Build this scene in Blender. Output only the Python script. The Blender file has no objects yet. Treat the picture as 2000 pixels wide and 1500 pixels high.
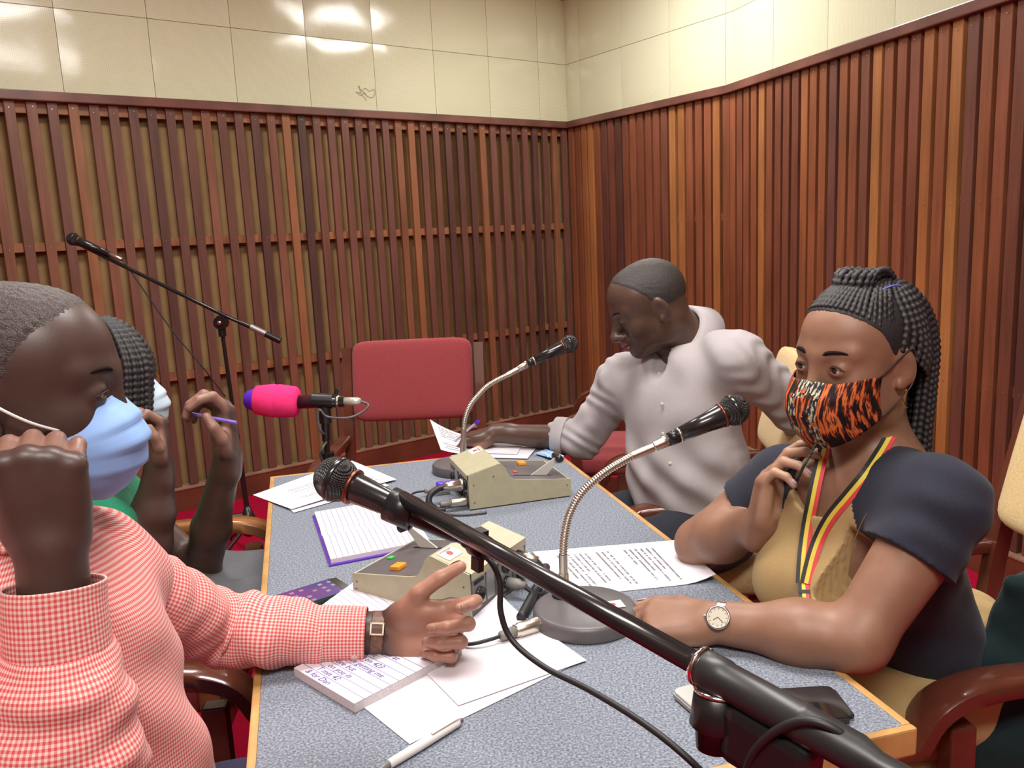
import bpy, bmesh, math, random
import numpy as np
from mathutils import Vector, Matrix
random.seed(7); rng = np.random.default_rng(7)
scn = bpy.context.scene
COL = scn.collection

# ------------------------------------------------------------------ camera
CAM_Z, F_PX, PITCH, ROLL = 1.37, 1640.0, math.radians(10.0), math.radians(-2.7)
_fw = np.array([0, math.cos(PITCH), -math.sin(PITCH)]); _rt = np.array([1.0, 0, 0]); _up = np.cross(_rt, _fw)
CFW = _fw; CRT = math.cos(ROLL) * _rt + math.sin(ROLL) * _up; CUP = -math.sin(ROLL) * _rt + math.cos(ROLL) * _up
cam_data = bpy.data.cameras.new('camera'); cam = bpy.data.objects.new('camera', cam_data); COL.objects.link(cam)
cam_data.sensor_fit = 'HORIZONTAL'; cam_data.sensor_width = 36.0; cam_data.lens = F_PX / 2000.0 * 36.0
cam_data.clip_start = 0.02; cam_data.clip_end = 60
cam.matrix_world = Matrix(((CRT[0], CUP[0], -CFW[0], 0), (CRT[1], CUP[1], -CFW[1], 0), (CRT[2], CUP[2], -CFW[2], CAM_Z), (0, 0, 0, 1)))
scn.camera = cam

# ------------------------------------------------------------------ world, lights, exposure
world = bpy.data.worlds.new('world'); scn.world = world; world.use_nodes = True
world.node_tree.nodes['Background'].inputs[0].default_value = (0.9, 0.88, 0.85, 1)
world.node_tree.nodes['Background'].inputs[1].default_value = 0.05
vs = scn.view_settings
vs.view_transform = 'Standard'; vs.look = 'None'; vs.gamma = 1.0; vs.use_curve_mapping = False
vs.exposure = 0.35
CEIL = 3.05
def ceiling_lamp(x, y, sx, sy, power, col=(1, 0.975, 0.93)):
    l = bpy.data.lights.new('ceiling_lamp', 'AREA'); l.shape = 'RECTANGLE'; l.size = sx; l.size_y = sy
    l.energy = power; l.color = col
    o = bpy.data.objects.new('ceiling_lamp', l); COL.objects.link(o); o.location = (x, y, CEIL - 0.06)
    return o
LAMPS = [(0.15, 1.55, 1.2, 0.6, 46), (0.57, 4.35, 0.6, 0.6, 30), (-1.15, 2.9, 0.6, 0.6, 22), (0.0, -0.5, 1.2, 0.6, 58)]
for a in LAMPS: ceiling_lamp(*a)

# ------------------------------------------------------------------ helpers: coordinates
CAMP = np.array([0, 0, CAM_Z])
def ray(x, y): return CFW + CRT * (x - 1000) / F_PX - CUP * (y - 750) / F_PX
def tp(x, y, z=0.75):
    d = ray(x, y); return CAMP + d * (z - CAM_Z) / d[2]
def dp(x, y, Y):
    d = ray(x, y); return CAMP + d * Y / d[1]
def nrm(v):
    v = np.asarray(v, float); return v / (np.linalg.norm(v) + 1e-12)
def A(*v): return np.array(v, float)
def frame_z(d, ref=(0, 0, 1)):
    d = nrm(d); ref = np.array(ref, float)
    if abs(d @ nrm(ref)) > 0.98: ref = A(1, 0, 0)
    x = nrm(np.cross(ref, d)); y = np.cross(d, x); return x, y, d

# ------------------------------------------------------------------ helpers: materials
MATS = {}
def mat(name, col=(0.5, 0.5, 0.5), rough=0.5, metal=0.0, spec=0.5, noise=None, bump=None, coat=0.0, sheen=0.0, attr=None):
    if name in MATS: return MATS[name]
    m = bpy.data.materials.new(name); m.use_nodes = True; nt = m.node_tree; b = nt.nodes['Principled BSDF']
    b.inputs['Base Color'].default_value = (*col, 1); b.inputs['Roughness'].default_value = rough
    b.inputs['Metallic'].default_value = metal; b.inputs['Specular IOR Level'].default_value = spec
    b.inputs['Coat Weight'].default_value = coat; b.inputs['Sheen Weight'].default_value = sheen
    tc = nt.nodes.new('ShaderNodeTexCoord')
    src = None
    if attr:
        a = nt.nodes.new('ShaderNodeAttribute'); a.attribute_name = attr; src = a.outputs['Color']
        nt.links.new(src, b.inputs['Base Color'])
    if noise:                                   # (scale, amount, detail)
        n = nt.nodes.new('ShaderNodeTexNoise'); n.inputs['Scale'].default_value = noise[0]; n.inputs['Detail'].default_value = noise[2] if len(noise) > 2 else 3
        nt.links.new(tc.outputs['Object'], n.inputs['Vector'])
        mr = nt.nodes.new('ShaderNodeMapRange'); mr.inputs['From Min'].default_value = 0.3; mr.inputs['From Max'].default_value = 0.7
        mr.inputs['To Min'].default_value = 1 - noise[1]; mr.inputs['To Max'].default_value = 1 + noise[1]
        nt.links.new(n.outputs['Fac'], mr.inputs['Value'])
        mx = nt.nodes.new('ShaderNodeVectorMath'); mx.operation = 'MULTIPLY'
        if src is not None: nt.links.new(src, mx.inputs[0])
        else: mx.inputs[0].default_value = col
        nt.links.new(mr.outputs['Result'], mx.inputs[1]); nt.links.new(mx.outputs[0], b.inputs['Base Color'])
    if bump:                                    # (scale, strength, distance)
        n2 = nt.nodes.new('ShaderNodeTexNoise'); n2.inputs['Scale'].default_value = bump[0]; n2.inputs['Detail'].default_value = 3
        nt.links.new(tc.outputs['Object'], n2.inputs['Vector'])
        bp = nt.nodes.new('ShaderNodeBump'); bp.inputs['Strength'].default_value = bump[1]; bp.inputs['Distance'].default_value = bump[2]
        nt.links.new(n2.outputs['Fac'], bp.inputs['Height']); nt.links.new(bp.outputs['Normal'], b.inputs['Normal'])
    MATS[name] = m; return m
class NT:
    """small node-graph builder"""
    def __init__(s, name, rough=0.5, **kw):
        s.m = mat(name, rough=rough, **kw); s.nt = s.m.node_tree; s.b = s.nt.nodes['Principled BSDF']
        s.tc = [n for n in s.nt.nodes if n.type == 'TEX_COORD'][0]
    def n(s, t, **kw):
        x = s.nt.nodes.new('ShaderNode' + t)
        for k, v in kw.items(): setattr(x, k, v)
        return x
    def put(s, sock, v):
        if isinstance(v, (int, float)): sock.default_value = v
        elif isinstance(v, tuple): sock.default_value = v
        else: s.nt.links.new(v, sock)
    def math(s, op, a, b=None, c=None):
        x = s.n('Math', operation=op); s.put(x.inputs[0], a)
        if b is not None: s.put(x.inputs[1], b)
        if c is not None: s.put(x.inputs[2], c)
        return x.outputs[0]
    def mix(s, f, a, b):
        x = s.n('Mix', data_type='RGBA'); s.put(x.inputs[0], f); s.put(x.inputs[6], a if not isinstance(a, tuple) else (*a, 1)); s.put(x.inputs[7], b if not isinstance(b, tuple) else (*b, 1)); return x.outputs[2]
    def sep(s, v):
        x = s.n('SeparateXYZ'); s.put(x.inputs[0], v); return x.outputs
    def comb(s, a, b, c=0.0):
        x = s.n('CombineXYZ'); s.put(x.inputs[0], a); s.put(x.inputs[1], b); s.put(x.inputs[2], c); return x.outputs[0]
    def noise(s, v, scale, detail=2.0):
        x = s.n('TexNoise'); s.put(x.inputs['Vector'], v); x.inputs['Scale'].default_value = scale; x.inputs['Detail'].default_value = detail; return x.outputs['Fac']
    def ramp(s, f, stops, interp='LINEAR'):
        x = s.n('ValToRGB'); x.color_ramp.interpolation = interp; e = x.color_ramp.elements
        while len(e) < len(stops): e.new(0.5)
        for q, (p, c) in zip(e, stops): q.position = p; q.color = (*c, 1)
        s.put(x.inputs[0], f); return x.outputs[0]
    def base(s, c): s.put(s.b.inputs['Base Color'], c); return s
    def bump(s, h, strength, dist):
        x = s.n('Bump'); x.inputs['Strength'].default_value = strength; x.inputs['Distance'].default_value = dist
        s.put(x.inputs['Height'], h); s.nt.links.new(x.outputs['Normal'], s.b.inputs['Normal']); return s

# ------------------------------------------------------------------ helpers: mesh building
class MB:
    def __init__(s): s.v = []; s.f = []; s.mi = []; s.uv = {}; s.sm = []
    def add(s, verts, faces, mi=0, smooth=False, uvs=None):
        o = len(s.v); s.v += [tuple(map(float, p)) for p in verts]
        for i, fc in enumerate(faces):
            s.f.append(tuple(int(k) + o for k in fc)); s.mi.append(mi); s.sm.append(smooth)
            if uvs is not None: s.uv[len(s.f) - 1] = [tuple(map(float, uvs[k])) for k in fc]
        return s
    def box(s, c, size, ax=None, mi=0, bev=0.0):
        c = np.array(c, float); h = np.array(size, float) / 2
        R = np.eye(3) if ax is None else np.array(ax, float)      # rows = axes
        if bev <= 0:
            P = [A(i, j, k) * h for i in (-1, 1) for j in (-1, 1) for k in (-1, 1)]
            F = [(0, 1, 3, 2), (4, 6, 7, 5), (0, 4, 5, 1), (2, 3, 7, 6), (0, 2, 6, 4), (1, 5, 7, 3)]
        else:
            bm = bmesh.new(); bmesh.ops.create_cube(bm, size=1.0)
            for v in bm.verts: v.co = Vector((v.co.x * size[0], v.co.y * size[1], v.co.z * size[2]))
            bmesh.ops.bevel(bm, geom=bm.edges[:], offset=bev, segments=2, affect='EDGES', profile=0.6)
            bm.verts.index_update(); P = [A(*v.co) for v in bm.verts]; F = [[v.index for v in f.verts] for f in bm.faces]; bm.free()
        return s.add([c + p @ R for p in P], F, mi, smooth=False)
    def cyl(s, a, b, r1, r2=None, n=20, mi=0, caps=True, smooth=True):
        r2 = r1 if r2 is None else r2; a = np.array(a, float); b = np.array(b, float); x, y, d = frame_z(b - a)
        P = []; 
        for c, r in ((a, r1), (b, r2)):
            for i in range(n):
                t = 2 * math.pi * i / n; P.append(c + r * (math.cos(t) * x + math.sin(t) * y))
        F = [(i, (i + 1) % n, n + (i + 1) % n, n + i) for i in range(n)]
        s.add(P, F, mi, smooth)
        if caps: s.add(P[:n], [tuple(range(n))[::-1]], mi); s.add(P[n:], [tuple(range(n))], mi)
        return s
    def lathe(s, prof, o, axis, n=24, mi=0, smooth=True):
        """prof: list of (distance along axis, radius)"""
        o = np.array(o, float); x, y, d = frame_z(axis); P = []
        for h, r in prof:
            for i in range(n):
                t = 2 * math.pi * i / n; P.append(o + d * h + r * (math.cos(t) * x + math.sin(t) * y))
        F = [(j * n + i, j * n + (i + 1) % n, (j + 1) * n + (i + 1) % n, (j + 1) * n + i) for j in range(len(prof) - 1) for i in range(n)]
        F.append(tuple(range(n))[::-1]); F.append(tuple(range((len(prof) - 1) * n, len(prof) * n)))
        return s.add(P, F, mi, smooth)
    def tube(s, pts, r, n=10, mi=0, caps=True, smooth=True):
        v, f, uv = sweep(pts, r, n, caps=caps); return s.add(v, f, mi, smooth)
    def build(s, name, mats, parent=None, loc=None, auto=None):
        me = bpy.data.meshes.new(name); v = s.v
        if parent is not None and loc is None: off = parent.get('_o', (0, 0, 0))
        else: off = (0, 0, 0)
        if loc is not None: off = loc
        v = [(p[0] - off[0], p[1] - off[1], p[2] - off[2]) for p in v]
        me.from_pydata(v, [], s.f); 
        if not isinstance(mats, (list, tuple)): mats = [mats]
        for m in mats: me.materials.append(m)
        me.polygons.foreach_set('material_index', s.mi); me.polygons.foreach_set('use_smooth', s.sm)
        if s.uv:
            ul = me.uv_layers.new(name='UVMap')
            for p in me.polygons:
                if p.index in s.uv:
                    for li, q in zip(p.loop_indices, s.uv[p.index]): ul.data[li].uv = q
        me.update()
        if auto: me.set_sharp_from_angle(angle=math.radians(auto))
        o = bpy.data.objects.new(name, me); COL.objects.link(o)
        if parent is not None:
            o.parent = parent
            if '_o' in parent: o['_o'] = [float(q) for q in parent['_o']]
        if loc is not None and parent is None: o.location = loc
        return o
def catmull(pts, m=8):
    P = np.array(pts, float); n = len(P); out = []
    for i in range(n - 1):
        p0 = P[max(i - 1, 0)]; p1 = P[i]; p2 = P[i + 1]; p3 = P[min(i + 2, n - 1)]
        for k in range(m):
            t = k / m; out.append(0.5 * ((2 * p1) + (p2 - p0) * t + (2 * p0 - 5 * p1 + 4 * p2 - p3) * t * t + (3 * p1 - p0 - 3 * p2 + p3) * t ** 3))
    out.append(P[-1]); return np.array(out)
def sweep(pts, r, n=12, caps=True, ref=None, ell=None, disp=None):
    """tube along pts; r scalar or per point; ell=(ax scale x, y); disp(u, ang)->radius factor; uv in metres"""
    P = np.array(pts, float); m = len(P); R = np.full(m, r, float) if np.isscalar(r) else np.array(r, float)
    T = np.gradient(P, axis=0); T /= np.linalg.norm(T, axis=1)[:, None] + 1e-12
    x, y, d = frame_z(T[0], (0, 0, 1) if ref is None else ref)
    V = []; U = []; L = np.concatenate([[0], np.cumsum(np.linalg.norm(np.diff(P, axis=0), axis=1))]); rm = float(R.mean())
    ang = np.linspace(0, 2 * math.pi, n, endpoint=False)
    for i in range(m):
        if i:
            x = x - T[i] * (x @ T[i]); x = nrm(x)
        y = np.cross(T[i], x)
        rr = R[i] * (disp(L[i], ang) if disp else np.ones(n))
        ex, ey = ell if ell else (1, 1)
        V.append(P[i] + (rr * np.cos(ang) * ex)[:, None] * x + (rr * np.sin(ang) * ey)[:, None] * y)
        U.append(np.stack([np.full(n, L[i]), ang * rm], 1))
    V = np.concatenate(V); U = np.concatenate(U); F = []
    for j in range(m - 1):
        for i in range(n): F.append((j * n + i, j * n + (i + 1) % n, (j + 1) * n + (i + 1) % n, (j + 1) * n + i))
    if caps: F.append(tuple(range(n))[::-1]); F.append(tuple(range((m - 1) * n, m * n)))
    return V, F, U
def prism(poly, depth_vec):
    """polygon (3D points, planar) extruded by depth_vec"""
    P = [np.array(p, float) for p in poly]; n = len(P); d = np.array(depth_vec, float)
    V = P + [p + d for p in P]
    F = [tuple(range(n))[::-1], tuple(range(n, 2 * n))] + [(i, (i + 1) % n, n + (i + 1) % n, n + i) for i in range(n)]
    return V, F
def empty(name, loc=(0, 0, 0), rz=0.0):
    o = bpy.data.objects.new(name, None); COL.objects.link(o); o.location = tuple(loc); o.rotation_euler = (0, 0, rz); o.empty_display_size = 0.05
    return o
def thing(name, label, cat, loc=(0, 0, 0), rz=0.0, group=None, world=False):
    """world=True: child meshes are given in world coordinates and shifted to the empty"""
    o = empty(name, loc, rz); o['label'] = label; o['category'] = cat
    if group: o['group'] = group
    if world: o['_o'] = [float(q) for q in loc]
    return o
def tag(o, label, cat, group=None):
    o['label'] = label; o['category'] = cat
    if group: o['group'] = group
    return o
def struct(o): o['kind'] = 'structure'; return o
def place(mesh, name, parent, M):
    o = bpy.data.objects.new(name, mesh); COL.objects.link(o); o.parent = parent; o.matrix_local = M; return o
# ================================================================== SETTING
WY = math.radians(37.28); CORN = A(0.466, 6.066, 0); BEND = A(1.27, 4.83, 0)
D1 = nrm(BEND - CORN); D2 = nrm(A(0.47, -1.6, 0)); TL = A(math.cos(WY), math.sin(WY), 0)
# ---- materials
def wood_slat(name, stops, rough=0.42):
    g = NT(name, rough=rough, spec=0.4)
    oi = g.n('ObjectInfo'); rnd = g.sep(oi.outputs['Color'])[0]; c = g.ramp(rnd, stops)
    x, y, z = g.sep(g.tc.outputs['Object'])
    r = g.math('MULTIPLY', rnd, 37.0)
    v = g.comb(g.math('ADD', g.math('MULTIPLY', x, 14.0), r), g.math('MULTIPLY', y, 14.0), g.math('ADD', g.math('MULTIPLY', z, 0.9), r))
    n1 = g.noise(v, 4.0, 4.0); v2 = g.comb(g.math('ADD', g.math('MULTIPLY', x, 1.0), r), g.math('MULTIPLY', y, 1.0), g.math('ADD', g.math('MULTIPLY', z, 0.5), r)); n2 = g.noise(v2, 3.0, 2.0)
    f = g.math('MULTIPLY_ADD', n1, 0.55, 0.45); f = g.math('MULTIPLY', f, g.math('MULTIPLY_ADD', n2, 1.3, 0.55))
    mx = g.n('VectorMath', operation='MULTIPLY'); g.put(mx.inputs[0], c); g.put(mx.inputs[1], f); g.base(mx.outputs[0])
    g.bump(n1, 0.25, 0.001); return g.m
STOPS_L = [(0.0, (0.105, 0.052, 0.046)), (0.22, (0.185, 0.078, 0.057)), (0.45, (0.225, 0.092, 0.066)), (0.62, (0.150, 0.068, 0.056)), (0.8, (0.245, 0.098, 0.062)), (0.92, (0.36, 0.145, 0.066)), (1.0, (0.27, 0.115, 0.064))]
STOPS_R = [(0.0, (0.105, 0.046, 0.040)), (0.2, (0.25, 0.080, 0.043)), (0.42, (0.31, 0.102, 0.044)), (0.55, (0.135, 0.056, 0.046)), (0.7, (0.235, 0.076, 0.041)), (0.86, (0.38, 0.135, 0.050)), (1.0, (0.46, 0.19, 0.062))]
M_SLAT_L = wood_slat('slat_wood_left', STOPS_L); M_SLAT_R = wood_slat('slat_wood_right', STOPS_R)
M_RAIL = mat('rail_wood', (0.30, 0.12, 0.05), 0.5, noise=(9, 0.35))
M_CAP = mat('cap_wood', (0.16, 0.06, 0.045), 0.35, noise=(6, 0.35, 4), coat=0.2)
M_BASE = mat('base_wood', (0.15, 0.045, 0.025), 0.4, noise=(5, 0.3, 4))
M_TAN = mat('tan_fibreboard', (0.33, 0.20, 0.085), 0.85, noise=(7, 0.15, 4), bump=(220, 0.3, 0.002))
M_DARKBACK = mat('dark_board', (0.030, 0.013, 0.009), 0.8, noise=(8, 0.2))
M_NAIL = mat('nail_metal', (0.7, 0.6, 0.5), 0.3, metal=0.8)
def tile_mat():
    g = NT('cream_perforated_tile', rough=0.15, spec=0.5)
    x, y, z = g.sep(g.tc.outputs['Object']); k = 2 * math.pi / 0.0125
    a = g.math('SINE', g.math('MULTIPLY', g.math('ADD', x, z), k * 0.7071)); b = g.math('SINE', g.math('MULTIPLY', g.math('SUBTRACT', x, z), k * 0.7071))
    d = g.math('GREATER_THAN', g.math('MULTIPLY', a, b), 0.62)
    oi = g.n('ObjectInfo'); c = g.ramp(oi.outputs['Random'], [(0, (0.73, 0.72, 0.50)), (1, (0.78, 0.77, 0.56))])
    g.base(g.mix(g.math('MULTIPLY', d, 0.42), c, (0.30, 0.26, 0.18)))
    n = g.noise(g.tc.outputs['Object'], 9.0, 2.0); g.bump(g.math('MULTIPLY_ADD', d, -0.25, n), 0.16, 0.004); return g.m
M_TILE = tile_mat()
M_PLASTER = mat('cream_plaster', (0.62, 0.56, 0.42), 0.6, noise=(3, 0.05))
M_GROUT = mat('tile_grout', (0.60, 0.55, 0.42), 0.8)
M_CEIL = mat('ceiling_white', (0.80, 0.78, 0.72), 0.8, noise=(3, 0.03))
def carpet():
    g = NT('crimson_carpet', rough=0.95, spec=0.1)
    n = g.noise(g.tc.outputs['Object'], 260.0, 2.0); n2 = g.noise(g.tc.outputs['Object'], 3.0, 2.0)
    c = g.ramp(n, [(0.3, (0.30, 0.002, 0.022)), (0.7, (0.52, 0.006, 0.045))]); g.base(g.mix(g.math('MULTIPLY', n2, 0.3), c, (0.34, 0.004, 0.03)))
    g.bump(n, 0.6, 0.004); return g.m
M_CARPET = carpet()

# ---- floor, ceiling
b = MB(); b.box((0.1, 2.3, -0.05), (8.4, 10, 0.1)); struct(b.build('floor', M_CARPET))
b = MB(); b.box((0.1, 2.3, CEIL + 0.05), (8.4, 10, 0.1)); struct(b.build('ceiling', M_CEIL))

def wall_obj(name, origin, xdir, length, s0, mats, dark=False):
    """wall slab in its own frame: x along the wall, y away from the room, z up; front face of slats is y=0"""
    b = MB(); b.box((s0 + length / 2, 0.13, 1.05), (length, 0.10, 2.10), mi=0); b.box((s0 + length / 2, 0.13, (2.10 + CEIL) / 2), (length, 0.18, CEIL - 2.10), mi=1)
    o = b.build(name, mats); rz = math.atan2(xdir[1], xdir[0]); o.location = tuple(origin); o.rotation_euler = (0, 0, rz)
    return struct(o)
def slat_mesh(name, w, z0, z1, mtl, th=0.022):
    b = MB(); b.box((0, th / 2, (z0 + z1) / 2), (w, th, z1 - z0), bev=0.003); me = b.build(name, mtl); m = me.data; bpy.data.objects.remove(me); return m
def wall_parts(w, s_edges, sw, s_lo, s_hi, tile_joints, smesh, zcap=2.13, mt=M_SLAT_L, hide_rails=False):
    nb = MB()
    for s in s_edges:
        jig = random.uniform(-0.0025, 0.0025)
        so = place(smesh, 'slat', w, Matrix.Translation((s + sw / 2 + jig, random.uniform(0, 0.003), 0))); so.color = (random.random(), 0, 0, 1)
        for zr in (0.72, 1.42, 2.055):
            x = s + sw / 2 + random.uniform(-0.006, 0.006); z = zr + random.uniform(-0.008, 0.008)
            nb.box((x, -0.0006, z), (0.004, 0.0016, 0.004))
    o = nb.build('nail', M_NAIL, w); o['kind'] = 'stuff'
    for z0, z1 in ((0.70, 0.742), (1.40, 1.442), (2.035, 2.09)):
        bb = MB(); bb.box(((s_lo + s_hi) / 2, 0.0385, (z0 + z1) / 2), (s_hi - s_lo, 0.032, z1 - z0)); bb.build('rail', M_RAIL, w)
    bb = MB(); bb.box(((s_lo + s_hi) / 2, 0.012, 2.108), (s_hi - s_lo, 0.075, 0.045), bev=0.005); bb.build('cap_rail', M_CAP, w)
    bb = MB(); bb.box(((s_lo + s_hi) / 2, 0.022, 0.058), (s_hi - s_lo, 0.085, 0.116)); bb.build('baseboard', M_BASE, w)
    bb = MB(); bb.box(((s_lo + s_hi) / 2, 0.018, 0.122), (s_hi - s_lo, 0.085, 0.012), bev=0.003); bb.build('baseboard_cap', mat('base_cap', (0.33, 0.19, 0.12), 0.45, noise=(8, 0.3)), w)
    # tiles
    for (xa, xb) in zip(tile_joints[:-1], tile_joints[1:]):
        for (za, zb) in ((2.131, 2.515), (2.515, 2.935), (2.935, CEIL)):
            g = 0.0014; n = 9; V = []; F = []
            cx = random.uniform(-0.0016, 0.0016); cz = random.uniform(-0.0016, 0.0016); pl = random.uniform(0.001, 0.0045); ph = random.uniform(0, 6.28); fc = random.uniform(0.0, 0.004)
            for j in range(n):
                for i in range(n):
                    u = i / (n - 1) * 2 - 1; v = j / (n - 1) * 2 - 1
                    y = 0.022 - pl * (1 - u * u) * (1 - v * v) - fc * max(0, 1 - (abs(u) + abs(v)) * 0.9) + cx * u + cz * v + 0.0006 * math.sin(3 * u + ph) * math.cos(2 * v + ph)
                    if i in (0, n - 1) or j in (0, n - 1): y = 0.0245
                    V.append((xa + g + (xb - xa - 2 * g) * i / (n - 1), y, za + g + (zb - za - 2 * g) * j / (n - 1)))
            for j in range(n - 1):
                for i in range(n - 1): F.append((j * n + i, j * n + i + 1, (j + 1) * n + i + 1, (j + 1) * n + i))
            bb = MB(); bb.add(V, F, 0, True)
            rim = [i for i in range(n)] + [j * n + n - 1 for j in range(1, n)] + [(n - 1) * n + i for i in range(n - 2, -1, -1)] + [j * n for j in range(n - 2, 0, -1)]
            RV = [V[k] for k in rim]; m = len(RV); bb.add(RV + [(p[0], 0.045, p[2]) for p in RV], [(k, m + k, m + (k + 1) % m, (k + 1) % m) for k in range(m)])
            bb.build('tile', M_TILE, w)

wl = wall_obj('wall_left', CORN, TL, 4.6, -4.5, [M_TAN, M_GROUT])
edges = [-3.411 + 0.0886 * k for k in range(-9, 39)]
wall_parts(wl, edges, 0.0445, -4.4, 0.0, [-4.41, -3.99, -3.57, -3.15, -2.733, -2.315, -1.893, -1.475, -1.057, -0.637, -0.219, 0.03], slat_mesh('slat', 0.0445, 0.13, 2.088, M_SLAT_L))
wr = wall_obj('wall_right_far', CORN, D1, 1.474, 0.0, [M_DARKBACK, M_GROUT])
edges = [0.506 + 0.0708 * k for k in range(-7, 14)]
SM_R = slat_mesh('slat', 0.0515, 0.13, 2.088, M_SLAT_R, 0.03)
wall_parts(wr, edges, 0.0515, 0.0, 1.474, [-0.03, 0.129, 0.557, 0.991, 1.43, 1.478], SM_R)
wr2 = wall_obj('wall_right', BEND, D2, 6.7, 0.0, [M_DARKBACK, M_GROUT])
edges = [0.789 + 0.0713 * k for k in range(-11, 27)]
wall_parts(wr2, edges, 0.0515, 0.0, 6.7, [-0.006, 0.381, 0.811, 1.24, 1.66, 2.08, 2.5, 2.92], SM_R)
# the rest of the room behind the camera
def plain_wall(name, a, b2, mtl):
    a = A(*a, 0); b2 = A(*b2, 0); d = nrm(b2 - a); n = np.cross(d, A(0, 0, 1)); c = (a + b2) / 2
    m = MB(); L = np.linalg.norm(b2 - a); ax = [d, n, A(0, 0, 1)]
    m.box(c + A(0, 0, 1.05), (L, 0.1, 2.1), ax, 0); m.box(c + A(0, 0, (2.1 + CEIL) / 2), (L, 0.1, CEIL - 2.1), ax, 1)
    return struct(m.build(name, [mat('back_wall_wood', (0.17, 0.065, 0.04), 0.5, noise=(4, 0.3)), M_PLASTER]))
plain_wall('wall_side', (-3.15, 3.36), (-2.5, -1.6), 0); plain_wall('wall_back', (-2.6, -1.6), (3.3, -1.6), 0)
# faint pencil scribble on one tile
sc = MB()
def onwall(x, y):
    d = ray(x, y); n = A(-math.sin(WY), math.cos(WY), 0); c = CORN @ n + 0.017; return CAMP + d * c / (d @ n)
for seg in ([(700, 168), (706, 176), (714, 172), (722, 178), (730, 174), (733, 182), (728, 190), (718, 188), (712, 182), (704, 186), (698, 180)], [(702, 166), (705, 182), (714, 192), (716, 197)], [(695, 179), (702, 181), (709, 178), (716, 186)]):
    sc.tube(catmull([onwall(*p) for p in seg], 4), 0.0012, 5)
tag(sc.build('pencil_scribble', mat('graphite_mark', (0.33, 0.29, 0.22), 0.8)), 'small grey scribble mark on a cream tile of the left wall', 'mark')
# ================================================================== FURNITURE
M_OAK = mat('oak_edge', (0.52, 0.29, 0.10), 0.42, noise=(14, 0.25, 4), coat=0.15)
def felt():
    g = NT('blue_grey_felt', rough=0.95, spec=0.12)
    n = g.noise(g.tc.outputs['Object'], 300.0, 3.0); n2 = g.noise(g.tc.outputs['Object'], 140.0, 2.0)
    c = g.ramp(n, [(0.33, (0.105, 0.125, 0.165)), (0.5, (0.215, 0.238, 0.285)), (0.66, (0.37, 0.39, 0.43))]); g.base(g.mix(g.math('MULTIPLY', n2, 0.35), c, (0.13, 0.15, 0.195)))
    g.bump(n, 0.4, 0.0015); return g.m
M_FELT = felt()
TU = A(-0.2453, 0.9694, 0); TW = A(-0.9694, -0.2453, 0); TNR = A(0.479, 0.94, 0); TLEN, TWID = 1.534, 0.802; TZ = 0.75
def tpt(u, w, z): return TNR + TU * u + TW * w + A(0, 0, z)
tb = thing('table', 'long meeting table with blue-grey felt top and oak edging', 'table', tpt(TLEN / 2, TWID / 2, 0), world=True)
e = 0.012; ax = [TU, TW, A(0, 0, 1)]
b = MB(); b.box(tpt(TLEN / 2, TWID / 2, TZ - 0.014), (TLEN - 2 * e, TWID - 2 * e, 0.028), ax); b.build('felt_top', M_FELT, tb)
for (u, w, sx, sy) in ((e / 2, TWID / 2, e, TWID), (TLEN - e / 2, TWID / 2, e, TWID), (TLEN / 2, e / 2, TLEN - 2 * e, e), (TLEN / 2, TWID - e / 2, TLEN - 2 * e, e)):
    b = MB(); b.box(tpt(u, w, TZ - 0.0175), (sx, sy, 0.037), ax, bev=0.003); b.build('edge_strip', M_OAK, tb)
for u in (0.12, TLEN - 0.12):
    b = MB(); b.box(tpt(u, TWID / 2, 0.36), (0.04, TWID - 0.24, 0.72), ax, bev=0.004); b.build('leg_panel', mat('table_leg_wood', (0.10, 0.04, 0.025), 0.4, noise=(8, 0.3)), tb)
b = MB(); b.box(tpt(TLEN / 2, TWID / 2, 0.30), (TLEN - 0.28, 0.03, 0.10), ax); b.build('stretcher', MATS['table_leg_wood'], tb)

M_CHW = mat('chair_wood', (0.115, 0.032, 0.018), 0.22, noise=(7, 0.35, 4), coat=0.5)
M_CHW2 = mat('chair_wood_light', (0.30, 0.125, 0.04), 0.25, noise=(7, 0.35, 4), coat=0.5)
def fabric(name, a, c2, sc=700):
    g = NT(name, rough=0.9, spec=0.15, sheen=0.15); n = g.noise(g.tc.outputs['Object'], sc, 2.0); g.base(g.ramp(n, [(0.3, a), (0.7, c2)])); g.bump(n, 0.5, 0.001); return g.m
M_REDF = fabric('red_upholstery', (0.25, 0.042, 0.048), (0.38, 0.068, 0.075)); M_CREAMF = fabric('cream_upholstery', (0.62, 0.44, 0.20), (0.78, 0.60, 0.32), 320)
def pad_mesh(b, c, size, ax, n=14, puff=0.35, mi=0):
    """cushion with rounded edges"""
    V = []; F = []; c = np.array(c, float); R = np.array(ax, float); h = np.array(size) / 2; idx = {}
    def sup(t, p): return math.copysign(abs(t) ** p, t)
    nu, nv = 2 * n, n
    for j in range(nv + 1):
        ph = -math.pi / 2 + math.pi * j / nv
        for i in range(nu):
            th = 2 * math.pi * i / nu
            p = A(sup(math.cos(ph), puff) * sup(math.cos(th), 0.22), sup(math.cos(ph), puff) * sup(math.sin(th), 0.22), sup(math.sin(ph), 0.6))
            V.append(c + (p * h) @ R)
    for j in range(nv):
        for i in range(nu): F.append((j * nu + i, j * nu + (i + 1) % nu, (j + 1) * nu + (i + 1) % nu, (j + 1) * nu + i))
    return b.add(V, F, mi, True)
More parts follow.
